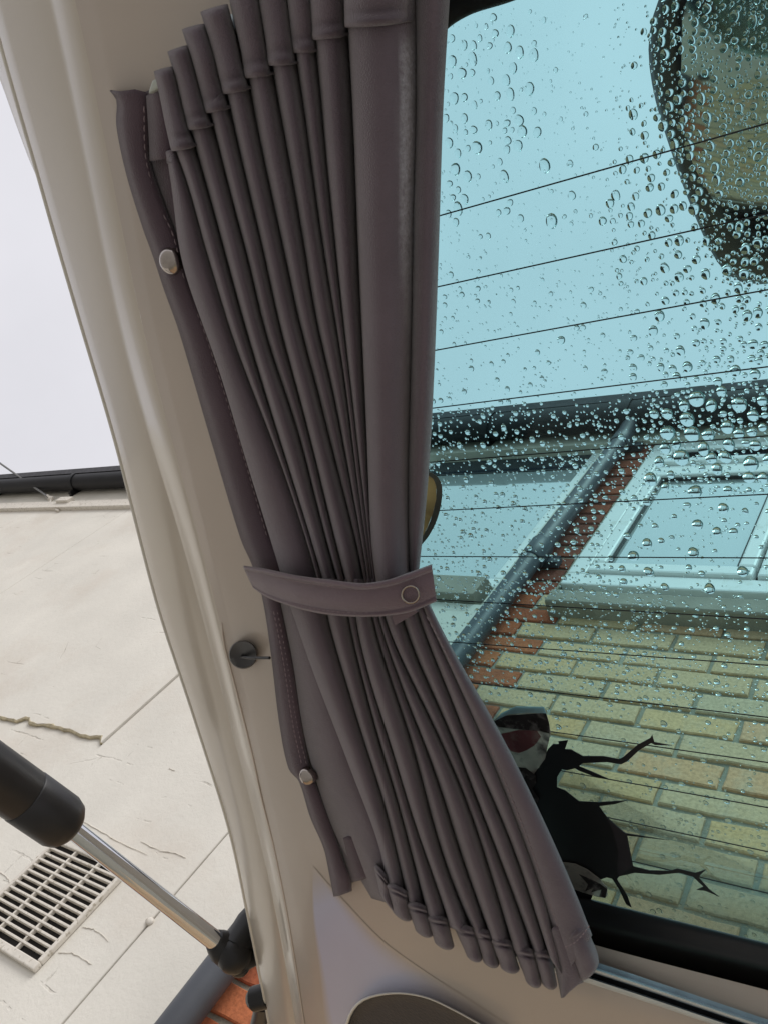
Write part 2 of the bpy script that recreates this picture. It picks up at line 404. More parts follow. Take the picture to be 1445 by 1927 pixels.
M['ground'] = mat('wet_concrete_ground', (.31, .30, .28), rough=.8, var=.12, vscale=.8, bump=.3, bscale=30, bdist=.004)
M['roof'] = mat('dark_roof_slate', (.08, .08, .09), rough=.7, var=.2)

# ------------------------------------------------------------------ ground
g = MB(); g.add([(-600, -600, 0), (600, -600, 0), (600, 600, 0), (-600, 600, 0)], [(0, 1, 2, 3)])
g.obj('ground', M['ground'], kind='structure', smooth=None)

# ------------------------------------------------------------------ houses
W = 1.38
def wz(px, py, Y=W): return on_wall(px, py, Y)
pc = [on_wall(337, 1927, W - .05), on_wall(873, 1216, W - .05), on_wall(1190, 806, W - .05)]
PX = sum(p[0] for p in pc) / 3
CZ = CAM[2]
J1, J2, J3 = wz(120, 1042)[0], wz(170, 1420)[0], wz(272, 1748)[0]
SPLIT = PX - .02
# left (cream) house
W1 = dict(x0=wz(829, 861, W + .03)[0] - .05, x1=wz(1015, 980, W + .03)[0] + .055, z0=wz(860, 1083, W - .02)[2] + .005, z1=wz(960, 843, W + .03)[2] + .03)
EAVE = wz(1020, 822)[2]
LEFT_TOP = wz(130, 962)[2]
cream = empty('cream_house', (-3.2, W + .3, 0), 'cream painted house wall with peeling lip, air vent and black gutter', 'house')
LIPZ = wz(60, 1360)[2]
XL = -9.0
def panel(x0, x1, z0, z1, y=W, th=.05, ragged=None, name='wall_panel'):
    b = MB()
    g_ = .003
    x0 += g_; x1 -= g_
    if ragged is None:
        b.box((x0, y, z0), (x1, y + th, z1)); o = b.obj(name, M['cream'], cream, smooth=None, bevel=.003)
    else:
        n_ = 70; top = []; r = random.Random(3)
        pts = [(x0 + (x1 - x0)*i/n_, z0 + .012*math.sin(i*.23) + r.uniform(-.004, .004) + (.02 if i % 17 < 2 else 0)) for i in range(n_ + 1)]
        poly = [np.array([x, y, z]) for x, z in pts] + [np.array([x1, y, z1]), np.array([x0, y, z1])]
        b.plate(poly, (0, th, 0)); o = b.obj(name, M['cream'], cream, smooth=None)
        e = MB(); e.tube([(x, y + .006, z - .002) for x, z in pts], [.007 + r.uniform(-.003, .003) for _ in pts], 6); e.obj('render_edge', M['cream_edge'], o)
    return o
panel(XL, J1, 0, LEFT_TOP, y=W - .006, th=.056)
panel(J1, J2, LIPZ, LEFT_TOP, y=W - .006, th=.056, ragged=True)
panel(J1, J2, 0, LIPZ + .03, y=W + .006, th=.044)
panel(J2, W1['x0'], W1['z0'] - .14, EAVE + .05)
panel(J2, J3, 0, W1['z0'] - .14)
panel(J3, SPLIT, 0, W1['z0'] - .14)
panel(W1['x1'], SPLIT, W1['z0'] - .14, EAVE + .05)
b = MB(); b.box((W1['x0'] + .005, W + .11, W1['z0'] - .139), (W1['x1'] - .005, W + .16, W1['z0'] - .03)); b.obj('sub_sill_wall', M['cream'], cream, smooth=None)
b = MB(); b.box((XL, W + .056, 0), (J2 + .02, W + .3, LEFT_TOP)); b.box((J2 + .02, W + .056, 0), (SPLIT - .01, W + .3, W1['z0'] - .15)); b.obj('wall', M['joint'], cream, smooth=None)
# joint knob (bead of filler on a panel joint)
p = wz(283, 1735); b = MB(); b.sphere((p[0], W - .002, p[2]), (.012, .007, .010)); b.obj('filler_bead', M['vent'], cream, smooth=180)
for L in ([(155, 1545), (200, 1570), (240, 1592), (278, 1608)], [(265, 1583), (300, 1600), (333, 1606), (350, 1615)], [(155, 1745), (180, 1750), (205, 1771)], [(110, 1792), (140, 1795), (172, 1815)],
          [(185, 1128), (225, 1133), (268, 1141)], [(165, 1103), (190, 1106)], [(165, 1195), (210, 1203)], [(0, 1640), (14, 1652), (22, 1668)], [(190, 1128), (207, 1117)], [(318, 1446), (330, 1450)]):
    S = cat(L, 14); r = random.Random(int(L[0][0])); b = MB()
    b.tube([wz(x, y, W - .0015) + np.array([r.uniform(-.0015, .0015), 0, r.uniform(-.0015, .0015)]) for x, y in S], [.0006] + [r.uniform(.0006, .0014) for _ in range(12)] + [.0006], 5)
    b.obj('paint_flake', M['vent'], cream, smooth=60)
# window of the cream house
def window(parent, x0, x1, z0, z1, spec):
    w = empty('window', ((x0 + x1)/2, W + .09, z0)); w.parent = parent; w.location = Vector(((x0+x1)/2, W + .09, z0)) - world_loc(parent)
    return w
def part_box(name, lo, hi, m, parent, bevel=.003, smooth=None):
    b = MB(); b.box(lo, hi); return b.obj(name, m, parent, smooth=smooth, bevel=bevel)
w1 = window(cream, W1['x0'], W1['x1'], W1['z0'], W1['z1'], None)
fy0, fy1 = W + .025, W + .085
fr = MB(); F = .055
fr.box((W1['x0'], fy0, W1['z0'] + F), (W1['x0'] + F, fy1, W1['z1'] - .03)); fr.box((W1['x1'] - F, fy0, W1['z0'] + F), (W1['x1'], fy1, W1['z1'] - .03))
fr.box((W1['x0'], fy0, W1['z0']), (W1['x1'], fy1, W1['z0'] + F)); fr.box((W1['x0'], fy0, W1['z1'] - .03), (W1['x1'], fy1, W1['z1']))
ZB = wz(960, 888, W + .03)[2]
fr.obj('frame', M['upvc'], w1, smooth=None, bevel=.006)
part_box('dark_top_band', (W1['x0'] + F, fy0 + .006, ZB), (W1['x1'] - F, fy0 + .014, W1['z1'] - .03), M['darkpane'], w1, 0)  # dark band across the top of the window
part_box('pane', (W1['x0'] + F, fy0 + .007, W1['z0'] + F), (W1['x1'] - F, fy0 + .015, ZB), M['pane'], w1, 0)
part_box('glazing_bar', (W1['x0'] + F, fy0 + .003, ZB - .004), (W1['x1'] - F, fy0 + .006, ZB + .004), M['seal_dark'], w1, 0)
def sill(xa, xb, zb, yf, zt, zl, parent):
    b = MB(); pr = [(W + .06, zb), (yf + .004, zt + .004), (yf, zt), (yf, zl), (yf + .006, zl - .004), (W + .06, zl - .004)]
    rows = [[(x, y, z) for y, z in pr] for x in (xa, xb)]
    b.grid(rows, closed_v=True); b.f.append((0, 1, 2, 3, 4, 5)); b.f.append((11, 10, 9, 8, 7, 6)); b.obj('sill', M['sill'], parent, smooth=None, bevel=.003)
sill(W1['x0'] - .05, wz(911, 1090, W - .035)[0], W1['z0'] - .002, W - .035, on_wall(865, 1083, W - .035)[2], on_wall(865, 1116, W - .035)[2], w1)
# fascias, soffit, gutters
def gutter(parent, x0, x1, z, y, r, joints, name='gutter', ky=1.0):
    b = MB(); rows = []
    for x in (x0, x1):
        rows.append([(x, y - r*math.cos(a)*1.0, z - r*ky*math.sin(a)) for a in np.linspace(0, math.pi, 15)] +
                    [(x, y - (r-.004)*math.cos(a), z - (r-.004)*ky*math.sin(a)) for a in np.linspace(math.pi, 0, 15)])
    b.grid(rows, closed_v=True); k = len(b.v)
    o = b.obj(name, M['gutter'], parent, smooth=50)
    for x, wd in joints:
        c = MB(); rows = []
        for xx in (x - wd, x + wd):
            rows.append([(xx, y - (r+.005)*math.cos(a), z - (r+.005)*ky*math.sin(a)) for a in np.linspace(-.12, math.pi + .12, 15)] +
                        [(xx, y - (r+.0005)*math.cos(a), z - (r+.0005)*ky*math.sin(a)) for a in np.linspace(math.pi + .12, -.12, 15)])
        c.grid(rows, closed_v=True); c.box((x - wd*.6, y + r*.6, z - r - .03), (x + wd*.6, y + r + .02, z - .01))
        c.obj('gutter_bracket', M['gutter'], o, smooth=50)
    return o
gr = .058
gl_c = on_wall(115, 911, W - .085)
gutter(cream, XL, J2 - .5, gl_c[2] + .02, W - .085, gr, [(on_wall(137, 912, W - .085)[0], .02), (on_wall(0, 920, W-.085)[0] - .1, .02)])
b = MB(); b.box((XL, W - .020, wz(120, 951)[2]), (J2 - .45, W + .05, gl_c[2] + .1)); b.obj('fascia', M['fascia'], cream, smooth=None, bevel=.003)
b = MB(); b.box((XL, W - .034, wz(120, 961)[2] - .01), (J2 - .45, W + .05, wz(120, 951)[2] - .001)); b.obj('fascia_trim', M['vent'], cream, smooth=None, bevel=.004)
GZ = (on_wall(810, 783, W - .15)[2] + on_wall(1445, 737, W - .15)[2])/2
GB = (on_wall(808, 825, W - .075)[2] + on_wall(1100, 815, W - .075)[2])/2
b = MB(); b.add([(XL, W - .15, gl_c[2] + .06), (J2 - .45, W - .15, gl_c[2] + .06), (J2 - .45, W + 3.2, gl_c[2] + 1.6), (XL, W + 3.2, gl_c[2] + 1.6)], [(0, 1, 2, 3)])
b.obj('roof', M['roof'], cream, smooth=None, solid=.04)

# right (brick) house
brickh = empty('brick_house', (-.2, W + .3, 0), 'yellow brick house with red quoins, white upper window and grey downpipe', 'house')
XR = 3.0
W2 = dict(x0=wz(1143, 965)[0], x1=.9, z0=wz(1240, 1106)[2], z1=wz(1340, 828)[2])
b = MB()
b.box((SPLIT, W + .0075, 0), (XR, W + .3, W2['z0'] - .06)); b.box((SPLIT, W + .0075, W2['z0'] - .06), (W2['x0'], W + .3, EAVE + .1)); b.box((W2['x1'], W + .0075, W2['z0'] - .06), (XR, W + .3, EAVE + .1))
b.obj('wall', M['mortar'], brickh, smooth=None)
b = MB(); b.box((W2['x0'], W + .2, W2['z0']), (W2['x1'], W + .3, EAVE + .1)); b.obj('inner_wall', M['darkroom'], brickh, smooth=None)
# brick meshes
def brick_mesh(L, H, seed):
    r = random.Random(seed); d = .006
    D0, D1 = -.0, .05
    nx = 4
    b = MB()
    outer = []
    front = []
    def jit(a): return r.uniform(-a, a)
    per = [(-L/2 + L*i/nx, -H/2) for i in range(nx)] + [(L/2, -H/2), (L/2, 0)] + [(L/2 - L*i/nx, H/2) for i in range(nx)] + [(-L/2, H/2), (-L/2, 0)]
    rim = [(x + jit(.0016), z + jit(.0018)) for x, z in per]
    b_ = [(x, .05, z) for x, z in rim]; m_ = [(x, .0028, z) for x, z in rim]
    f_ = [(x*(1 - .0035/(L/2)), jit(.0006), z*(1 - .0028/(H/2))) for x, z in rim]
    n_ = len(per)
    b.v = b_ + m_ + f_
    for i in range(n_):
        j = (i + 1) % n_
        b.f += [(i, j, n_ + j, n_ + i), (n_ + i, n_ + j, 2*n_ + j, 2*n_ + i)]
    b.v.append((jit(.01), jit(.0008), jit(.005))); c = len(b.v) - 1
    for i in range(n_): b.f.append((2*n_ + i, 2*n_ + (i+1) % n_, c))
    me = b.mesh('brick', 22)
    import bmesh
    q = bmesh.new(); q.from_mesh(me); bmesh.ops.recalc_face_normals(q, faces=q.faces); q.to_mesh(me); q.free()
    return me
PITCH = .0735 * 1.392 / 1.35
BL = .232
brick_lib = {}
def brick(x0, x1, zc, red):
    L = round(x1 - x0 - .010, 3)
    key = (round(L, 2), red, rnd.randrange(4))
    if key not in brick_lib:
        me = brick_mesh(round(L, 2), PITCH - .012, len(brick_lib) * 7 + 1); me.materials.append(M['rbrick_dark'] if red == 2 else M['rbrick'] if red else M['ybrick']); brick_lib[key] = me
    o = bpy.data.objects.new('brick', brick_lib[key]); COL.objects.link(o); o.parent = brickh
    o.location = Vector(((x0 + x1)/2, W + rnd.uniform(-.003, .002), zc)) - world_loc(brickh)
    o.rotation_euler = (rnd.uniform(-.008, .008), rnd.uniform(-.005, .005), rnd.uniform(-.006, .006))
    if rnd.random() < .5: o.rotation_euler[1] += math.pi
Zref = CZ + 1.549 * 1.392 / 1.35          # a bed joint read off the photograph
JA = -.505 * 1.392 / 1.35
k0 = int(math.floor((.35 - Zref) / PITCH)) + 7; k1 = int(math.ceil((EAVE - Zref) / PITCH))
QL, QS = -1.088 * 1.392 / 1.35, -1.187 * 1.392 / 1.35
XE = .75
for k in range(k0, k1):
    zc = Zref + (k + .5) * PITCH
    odd = k % 2 == 0
    in_win = zc > W2['z0'] - .06
    q = QS if odd else QL
    x = q
    if in_win:
        brick(SPLIT, W2['x0'] - .002, zc, 2); continue
    if odd:
        brick(SPLIT, q, zc, True)
    else:
        brick(SPLIT, q, zc, True)
    base = JA if odd else JA - BL/2
    js = [base + i*BL for i in range(-8, 9)]
    js = [q] + [j for j in js if q + .07 < j < XE]
    for a_, b__ in zip(js[:-1], js[1:]):
        brick(a_, b__, zc, False)
# right window
w2 = window(brickh, W2['x0'], W2['x1'], W2['z0'], W2['z1'], None)
x0, x1, z0, z1 = W2['x0'], W2['x1'], W2['z0'], W2['z1']
ZT0, ZT1 = wz(1330, 903)[2], wz(1330, 876)[2]     # transom
f = MB(); F2 = .065
f.box((x0, W + .0, z0 + F2), (x0 + F2, W + .07, z1 - F2)); f.box((x1 - F2, W + .0, z0 + F2), (x1, W + .07, z1 - F2))
f.box((x0, W, z0), (x1, W + .07, z0 + F2)); f.box((x0, W, z1 - F2), (x1, W + .07, z1))
f.obj('frame', M['upvc'], w2, smooth=None, bevel=.006)
ZTm = wz(1330, 878)[2]
part_box('transom', (x0 + F2, W + .004, ZTm - .03), (x1 - F2, W + .06, ZTm + .03), M['upvc'], w2, .005)
PWr = wz(1400, 1035)[0]                             # right side of the left casement glass
def sash(xa, xb, za, zb, pane_m, name='sash', t=.05):
    s = MB(); y0, y1 = W - .012, W + .03
    s.box((xa, y0, za + t), (xa + t, y1, zb - t)); s.box((xb - t, y0, za + t), (xb, y1, zb - t)); s.box((xa, y0, za), (xb, y1, za + t)); s.box((xa, y0, zb - t), (xb, y1, zb))
    o = s.obj(name, M['upvc'], w2, smooth=None, bevel=.008)
    g_ = MB(); q = .007
    g_.box((xa + t, y0 + .012, za + t + q), (xa + t + q, y1, zb - t - q)); g_.box((xb - t - q, y0 + .012, za + t + q), (xb - t, y1, zb - t - q))
    g_.box((xa + t, y0 + .012, za + t), (xb - t, y1, za + t + q)); g_.box((xa + t, y0 + .012, zb - t - q), (xb - t, y1, zb - t))
    g_.obj('gasket', M['seal_dark'], w2, smooth=None)
    b = MB(); b.box((xa + t + q, W + .012, za + t + q), (xb - t - q, W + .02, zb - t - q)); b.obj('pane', pane_m, w2, smooth=None)
sx0 = x0 + F2 + .004
sx1 = PWr + .055
gap = .012
for i, (a_, b__) in enumerate([(sx0, sx1), (sx1 + gap, sx1 + gap + .52), (sx1 + 2*gap + .52, x1 - F2 - .004)]):
    sash(a_, b__, z0 + F2 + .003, ZTm - .033, M['pane'])
    sash(a_, b__, ZTm + .033, z1 - F2 - .003, M['darkpane'], t=.035)
sill(wz(1036, 1110, W - .06)[0], x1 + .07, z0 - .004, W - .06, on_wall(1240, 1119, W - .06)[2], on_wall(1240, 1141, W - .06)[2], w2)
# fascia and gutter over both windows
b = MB(); b.box((W1['x0'] - .5, W - .02, wz(960, 845, W - .02)[2]), (XR, W + .08, GZ + .05)); b.obj('fascia', M['fascia'], brickh, smooth=None, bevel=.003)
GX = wz(1215, 770)[0]
gt = gutter(brickh, W1['x0'] - .6, XR, GZ, W - .086, .064, [(GX, .045), (-.30, .02), (W1['x0'] + .35, .02)], ky=max(1.0, (GZ - GB)/.064))
b = MB(); b.add([(W1['x0'] - .6, W - .15, GZ + .05), (XR, W - .15, GZ + .05), (XR, W + 3.2, GZ + 1.6), (W1['x0'] - .6, W + 3.2, GZ + 1.6)], [(0, 1, 2, 3)])
b.obj('roof', M['roof'], brickh, smooth=None, solid=.04)
# downpipe
PR = .036
py_ = W - .052
b = MB()
b.tube([(PX, py_, 0), (PX, py_, wz(920, 1055)[2] - .0), (PX, py_, wz(920, 1055)[2] + .4), (PX, py_, GZ - .20), (PX + .005, py_ - .015, GZ - .13), (PX + .01, W - .085, GZ - .06)], PR, 20)
dp = b.obj('downpipe', M['pipe'], brickh, smooth=50)
for zz in (wz(905, 1060)[2], wz(380, 1850)[2] - .55, wz(1140, 860)[2] + .05):
    b = MB(); b.tube([(PX, py_, zz - .055), (PX, py_, zz - .05), (PX, py_, zz + .045), (PX, py_, zz + .05)], [PR + .003, PR + .006, PR + .006, PR + .003], 20)
    b.box((PX - .075, W - .028, zz - .02), (PX + .075, W - .004, zz + .02))
    b.obj('pipe_collar', M['pipe'], dp, smooth=50)

# air vent, set in the cream wall
vx0, vx1 = wz(119, 1583)[0] - .012, wz(222, 1660)[0] + .012
vz1, vz0 = wz(125, 1588)[2] + .008, wz(66, 1832)[2]
vent = empty('air_vent', ((vx0 + vx1)/2, W, vz0)); vent.parent = cream; vent.location = Vector(((vx0 + vx1)/2, W, vz0)) - world_loc(cream)
b = MB(); e = .016; y0, y1 = W - .016, W - .001
b.box((vx0, y0, vz0), (vx1, y1, vz0 + e*1.3)); b.box((vx0, y0, vz1 - e*1.3), (vx1, y1, vz1)); b.box((vx0, y0, vz0 + e*1.3), (vx0 + e*.8, y1, vz1 - e*1.3)); b.box((vx1 - e*.8, y0, vz0 + e*1.3), (vx1, y1, vz1 - e*1.3))
b.obj('frame', M['vent'], vent, smooth=None, bevel=.003)
part_box('duct', (vx0 + .004, W - .0008, vz0 + .004), (vx1 - .004, W + .003, vz1 - .004), M['void'], vent, 0)
nsl = 14
zin0, zin1 = vz0 + e*1.3, vz1 - e*1.3
for i in range(1, nsl):
    z = zin0 + (zin1 - zin0)*i/nsl
    part_box('slat', (vx0 + e*.8, y0 + .002, z - .0030), (vx1 - e*.8, y1, z + .0030), M['vent'], vent, .001)
for i in (1, 2):
    x = vx0 + (vx1 - vx0)*i/3
    part_box('divider', (x - .0032, y0 + .004, zin0), (x + .0032, y1 - .001, zin1), M['vent'], vent, 0)

# overhead cable with its bracket
bp = on_wall(97, 939, W - .03)
cab = empty('overhead_cable', bp, 'thin grey overhead cable fixed to the eaves of the cream house', 'cable')
b = MB(); far = turn(at_depth(-420, 480, 22) - PIV, -YAW) + PIV
pts = [bp + (far - bp)*t + np.array([0, 0, -.35*4*t*(1-t)]) for t in np.linspace(0, 1, 24)]
b.tube(pts, .0075, 6); b.obj('wire', M['cable'], cab)
b = MB(); b.tube([bp + np.array([-.06, -.02, .02]), bp, bp + np.array([.05, .01, -.05]), bp + np.array([.12, .02, -.09]), bp + np.array([.30, .012, -.15])], .008, 6)
b.sphere(bp, .022); b.obj('wire_clamp', M['vent'], cab)
q = on_wall(123, 938, W - .05); b = MB(); b.box((q[0] - .07, W - .055, q[2] - .035), (q[0] + .07, W - .021, q[2] + .02)); b.obj('bracket', M['vent'], cab, smooth=None, bevel=.005)

for o in (cream, brickh, cab):
    l_ = turn(np.array(o.location) - PIV, YAW) + PIV
    o.location = Vector(tuple(map(float, l_))); o.rotation_euler[2] = YAW
# ------------------------------------------------------------------ tailgate
T0 = tg(560, 900, 0)
tail = empty('tailgate', T0, 'raised van tailgate with beige lining and wet tinted window', 'tailgate')
def loft(polys, hs, n=60, knot=False):
    """rows along the polylines, one column per polyline; polylines in sight-line coordinates on planes h"""
    cols = []
    for pl, h in zip(polys, hs):
        S = by_knot(pl, n) if knot else cat(pl, n)
        hh = h if hasattr(h, '__len__') else [h]*n
        cols.append([tg(s[0], s[1], hh[i]) for i, s in enumerate(S)])
    return [[cols[j][i] for j in range(len(cols))] for i in range(n)]
def xy(pl, ys):
    P = sorted(pl, key=lambda p: p[1]); Y = [p[1] for p in P]; X = [p[0] for p in P]
    # smooth interpolation in y
    S = cat([(y, x) for x, y in P], 400)
    return np.interp(ys, S[:, 0], S[:, 1])
E0 = [(-90, -300), (-45, -100), (0, 75), (35, 200), (70, 320), (92, 400), (150, 600), (215, 820), (257, 985), (300, 1150), (345, 1285), (395, 1440), (435, 1570), (460, 1690), (480, 1790), (496, 1870), (512, 1960), (535, 2080), (560, 2200)]
C3 = [(20, -300), (70, -100), (110, 75), (160, 320), (215, 600), (276, 817), (336, 978), (381, 1153), (407, 1269), (448, 1415), (471, 1500), (496, 1597), (515, 1680), (529, 1749), (551, 1887), (575, 2040), (600, 2200)]
C4 = [(70, -300), (120, -100), (160, 75), (210, 320), (262, 600), (310, 780), (344, 892), (373, 1012), (418, 1172), (441, 1284), (474, 1415), (493, 1503), (515, 1591), (537, 1699), (554, 1799), (573, 1926), (595, 2060), (620, 2200)]
ys = np.linspace(-300, 2200, 110)
e0, c3, c4 = xy(E0, ys), xy(C3, ys), xy(C4, ys)
for P in (c3, c4):
    for _ in range(80): P[1:-1] = P[1:-1]*.5 + (P[:-2] + P[2:])*.25
for _ in range(6): e0[1:-1] = e0[1:-1]*.5 + (e0[:-2] + e0[2:])*.25
rows = []
for i, y in enumerate(ys):
    r = []
    r.append(tg(e0[i] - 3, y, -.045)); r.append(tg(e0[i] - 1, y, -.012)); r.append(tg(e0[i], y, -.002))
    r.append(tg(e0[i] + 4, y, .004))
    w_ = min(1, max(0, (y - 350)/900)); w_ = .25 + .75*w_*w_*(3 - 2*w_)
    for f_, h, h2 in ((.15, .0075, .008), (.4, .0105, .0135), (.65, .0122, .019), (.85, .0124, .0232), (1.0, .0120, .0258)):
        r.append(tg(e0[i] + 6 + (c3[i] - e0[i] - 6)*f_, y, h*w_ + h2*(1 - w_)))
    rows.append(r)
b = MB(); b.grid(rows); b.obj('edge_frame', M['trim'], tail, smooth=180)
rows = []
for i, y in enumerate(ys):
    d_ = c4[i] - c3[i]
    w_ = min(1, max(0, (y - 350)/900)); w_ = .25 + .75*w_*w_*(3 - 2*w_)
    rows.append([tg(c3[i] + d_*f_, y, h*w_ + h2*(1 - w_)) for f_, h, h2 in ((0, .0120, .0258), (.08, .0128, .0262), (.2, .0165, .0272), (.45, .0250, .0290), (.7, .0298, .0303), (.88, .0311, .0311), (1.0, .0312, .0312))])
b = MB(); b.grid(rows); b.obj('edge_strip', M['trim'], tail, smooth=180)
OUT = [(2700, -1100), (1300, -720), (900, -640), (500, -520), (120, -250), (160, 75), (210, 320), (310, 780), (418, 1172), (474, 1415), (515, 1591), (537, 1699), (554, 1799), (573, 1926), (640, 2200), (1000, 2330), (1750, 2520), (2700, 2780)]
INN = [(2700, -575), (1300, -262), (1050, -205), (850, -145), (700, -65), (640, 75), (585, 400), (610, 850), (650, 1150), (700, 1330), (760, 1480), (830, 1570), (900, 1640), (985, 1715), (1085, 1768), (1445, 1864), (1750, 1945), (2700, 2198)]
# outer border follows the parting line exactly
NL = 200
So = by_knot(OUT, NL); Si = by_knot(INN, NL)
m_ = (So[:, 1] < 2060) & (So[:, 1] > -290) & (np.linspace(0, len(OUT) - 1, NL) > 4)
So[m_, 0] = np.interp(So[m_, 1], ys, c4)
rows = []
for i in range(NL):
    r = []
    for f_ in (0, .03, .06, .085, .2, .35, .5, .65, .8, .92, .96, 1):
        q = So[i]*(1 - f_) + Si[i]*f_
        h = .0312 + .003*min(f_*12, 1) - (.004 if f_ > .93 else 0)
        r.append(tg(q[0], q[1], h))
    r.append(tg(Si[i][0], Si[i][1], .012)); r.append(tg(Si[i][0], Si[i][1], .001))
    rows.append(r)
b = MB(); b.grid(rows); b.obj('lining', M['trim_mauve'], tail, smooth=50)
# outer skin beyond the lip, seen against the sky
OS = [(-150, -300), (-60, 0), (0, 148), (30, 232), (60, 312), (78, 352), (105, 430), (160, 620)]
ysk = np.linspace(-300, 620, 30); osx = xy(OS, ysk); ex = np.interp(ysk, ys, e0)
b = MB(); b.grid([[tg(ex[i] + 2, y, -.012), tg((ex[i]*.6 + osx[i]*.4), y, -.020), tg(osx[i], y, -.028), tg(osx[i] + 3, y, -.05)] for i, y in enumerate(ysk)])
b.obj('outer_skin', M['trim'], tail, smooth=180)
# bright rounded lip
b = MB(); b.tube([tg(e0[i] + 1, y, -.0005) for i, y in enumerate(ys)], .0016, 6); b.obj('edge_lip', M['lip'], tail, smooth=180)
# parting beads
L1 = [(418, 1172), (422, 1210), (441, 1284), (474, 1415), (493, 1503), (515, 1591), (537, 1699), (554, 1799), (573, 1926), (590, 2020)]
L2 = [(580, 1515), (572, 1533), (563, 1569), (565, 1633), (575, 1708), (587, 1804), (606, 1915), (625, 2020)]
for L in (L1, L2):
    b = MB(); S = cat(L, 40); b.tube([tg(s[0], s[1], .0318) for s in S], .0005, 6); b.obj('parting_bead', M['bead'], tail, smooth=180)
# painted sky reflection, its pale colour fading into the lining along the curved edge
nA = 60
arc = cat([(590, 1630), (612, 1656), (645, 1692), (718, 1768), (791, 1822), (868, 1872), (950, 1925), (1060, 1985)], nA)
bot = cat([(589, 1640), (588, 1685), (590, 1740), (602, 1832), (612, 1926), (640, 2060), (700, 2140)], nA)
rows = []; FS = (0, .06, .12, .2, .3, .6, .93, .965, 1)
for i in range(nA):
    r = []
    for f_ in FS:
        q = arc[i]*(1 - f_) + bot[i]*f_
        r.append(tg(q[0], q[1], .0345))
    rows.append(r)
b = MB(); b.grid(rows); pn = b.obj('sheen_panel', M['lavender_sheen'], tail, smooth=180)
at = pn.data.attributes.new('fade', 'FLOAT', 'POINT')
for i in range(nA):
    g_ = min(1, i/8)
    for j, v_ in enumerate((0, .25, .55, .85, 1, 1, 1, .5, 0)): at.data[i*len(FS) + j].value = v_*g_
n, l, p = nodes_of(M['lavender_sheen'])
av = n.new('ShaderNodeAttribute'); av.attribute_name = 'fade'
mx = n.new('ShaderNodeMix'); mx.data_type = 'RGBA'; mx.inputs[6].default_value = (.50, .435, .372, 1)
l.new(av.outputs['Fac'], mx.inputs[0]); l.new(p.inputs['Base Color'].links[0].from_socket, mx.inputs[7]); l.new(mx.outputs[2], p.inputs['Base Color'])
# round pull cup
cup = cat([(905, 1927), (850, 1897), (800, 1875), (745, 1867), (690, 1876), (665, 1894), (650, 1927), (648, 1975), (690, 2040), (780, 2085), (880, 2080), (945, 2030), (945, 1965), (905, 1927)], 60)[:-1]
cc = cup.mean(axis=0)
cupo = empty('pull_cup', tg(cc[0], cc[1], .035)); cupo.parent = tail; cupo.location = Vector(tuple(tg(cc[0], cc[1], .035))) - world_loc(tail)
b = MB()
prof = [(1.0, .033), (1.0, .041), (.985, .0435), (.965, .0425), (.955, .037)]
b.grid([[tg(*(cc + (q - cc)*s), h) for s, h in prof] for q in cup], closed_u=True); b.obj('cup_rim', M['lip'], cupo, smooth=180)
b = MB()
prof = [(.957, .0415), (.94, .0385), (.8, .0375), (.5, .0372), (.02, .0372)]
b.grid([[tg(*(cc + (q - cc)*s), h) for s, h in prof] for q in cup], closed_u=True); b.obj('cup_insert', M['leather'], cupo, smooth=180)
# black plug with its thin pin
b = MB(); pc_ = np.array([458, 1232]); rx, ry = 27, 27
b.grid([[tg(pc_[0] + rx*s*math.cos(a), pc_[1] + ry*s*math.sin(a), h) for s, h in ((1.0, .030), (1.0, .0375), (.93, .0395), (.6, .0385), (.02, .0375))] for a in np.linspace(0, 2*math.pi, 29)[:-1]], closed_u=True)
plug = b.obj('hook_plug', M['black_plastic'], tail, smooth=40)
b = MB(); b.tube([tg(455, 1236, .038), tg(470, 1238, .044), tg(508, 1238, .047)], .0009, 8); b.obj('hook_pin', M['black_plastic'], plug)
# window: seal, glass, heater lines
GB = [(2700, -445), (1300, -130), (1100, -55), (970, 0), (880, 30), (826, 72), (785, 150), (745, 400), (735, 800), (745, 1100), (800, 1330), (880, 1500), (985, 1650), (1085, 1685), (1445, 1775), (1750, 1852), (2700, 2092)]
OB = [(2700, -570), (1300, -260), (1050, -200), (850, -140), (700, -60), (640, 50), (600, 150), (585, 400), (610, 850), (650, 1150), (700, 1330), (760, 1480), (900, 1640), (1085, 1768), (1445, 1864), (1750, 1945), (2700, 2198)]
A_, B_ = by_knot(GB, 180), by_knot(OB, 180)
b = MB()
prof = [(0, .0004), (.04, .004), (.2, .006), (.42, .010), (.55, .0125), (.68, .010), (.85, .006), (1.0, .004), (1.06, .004)]
b.grid([[tg(*(A_[i]*(1 - s) + B_[i]*s), h) for s, h in prof] for i in range(180)]); b.obj('window_seal', M['rubber'], tail, smooth=180)
gpoly = [(660, -70), (1300, -225), (2700, -530), (2700, 2170), (1445, 1840), (1085, 1750), (900, 1620), (760, 1460), (650, 1130), (620, 850), (600, 400), (625, 100)]
b = MB(); b.plate([tg(x, y, 0) for x, y in gpoly], -TN*.004); glass = b.obj('window_glass', M['glass'], tail, smooth=None)
HL = [((830, 405), (1255, 285)), ((822, 540), (1310, 432)), ((815, 660), (1445, 545)), ((815, 768), (1445, 690)), ((808, 870), (1445, 820)), ((800, 962), (1445, 930)), ((790, 1047), (1445, 1050)),
      ((821, 1128), (1056, 1142)), ((847, 1208), (1445, 1252)), ((888, 1285), (1445, 1350)), ((932, 1362), (1445, 1435)), ((969, 1435), (1445, 1520)), ((1006, 1509), (1445, 1603)), ((1038, 1585), (1445, 1681))]
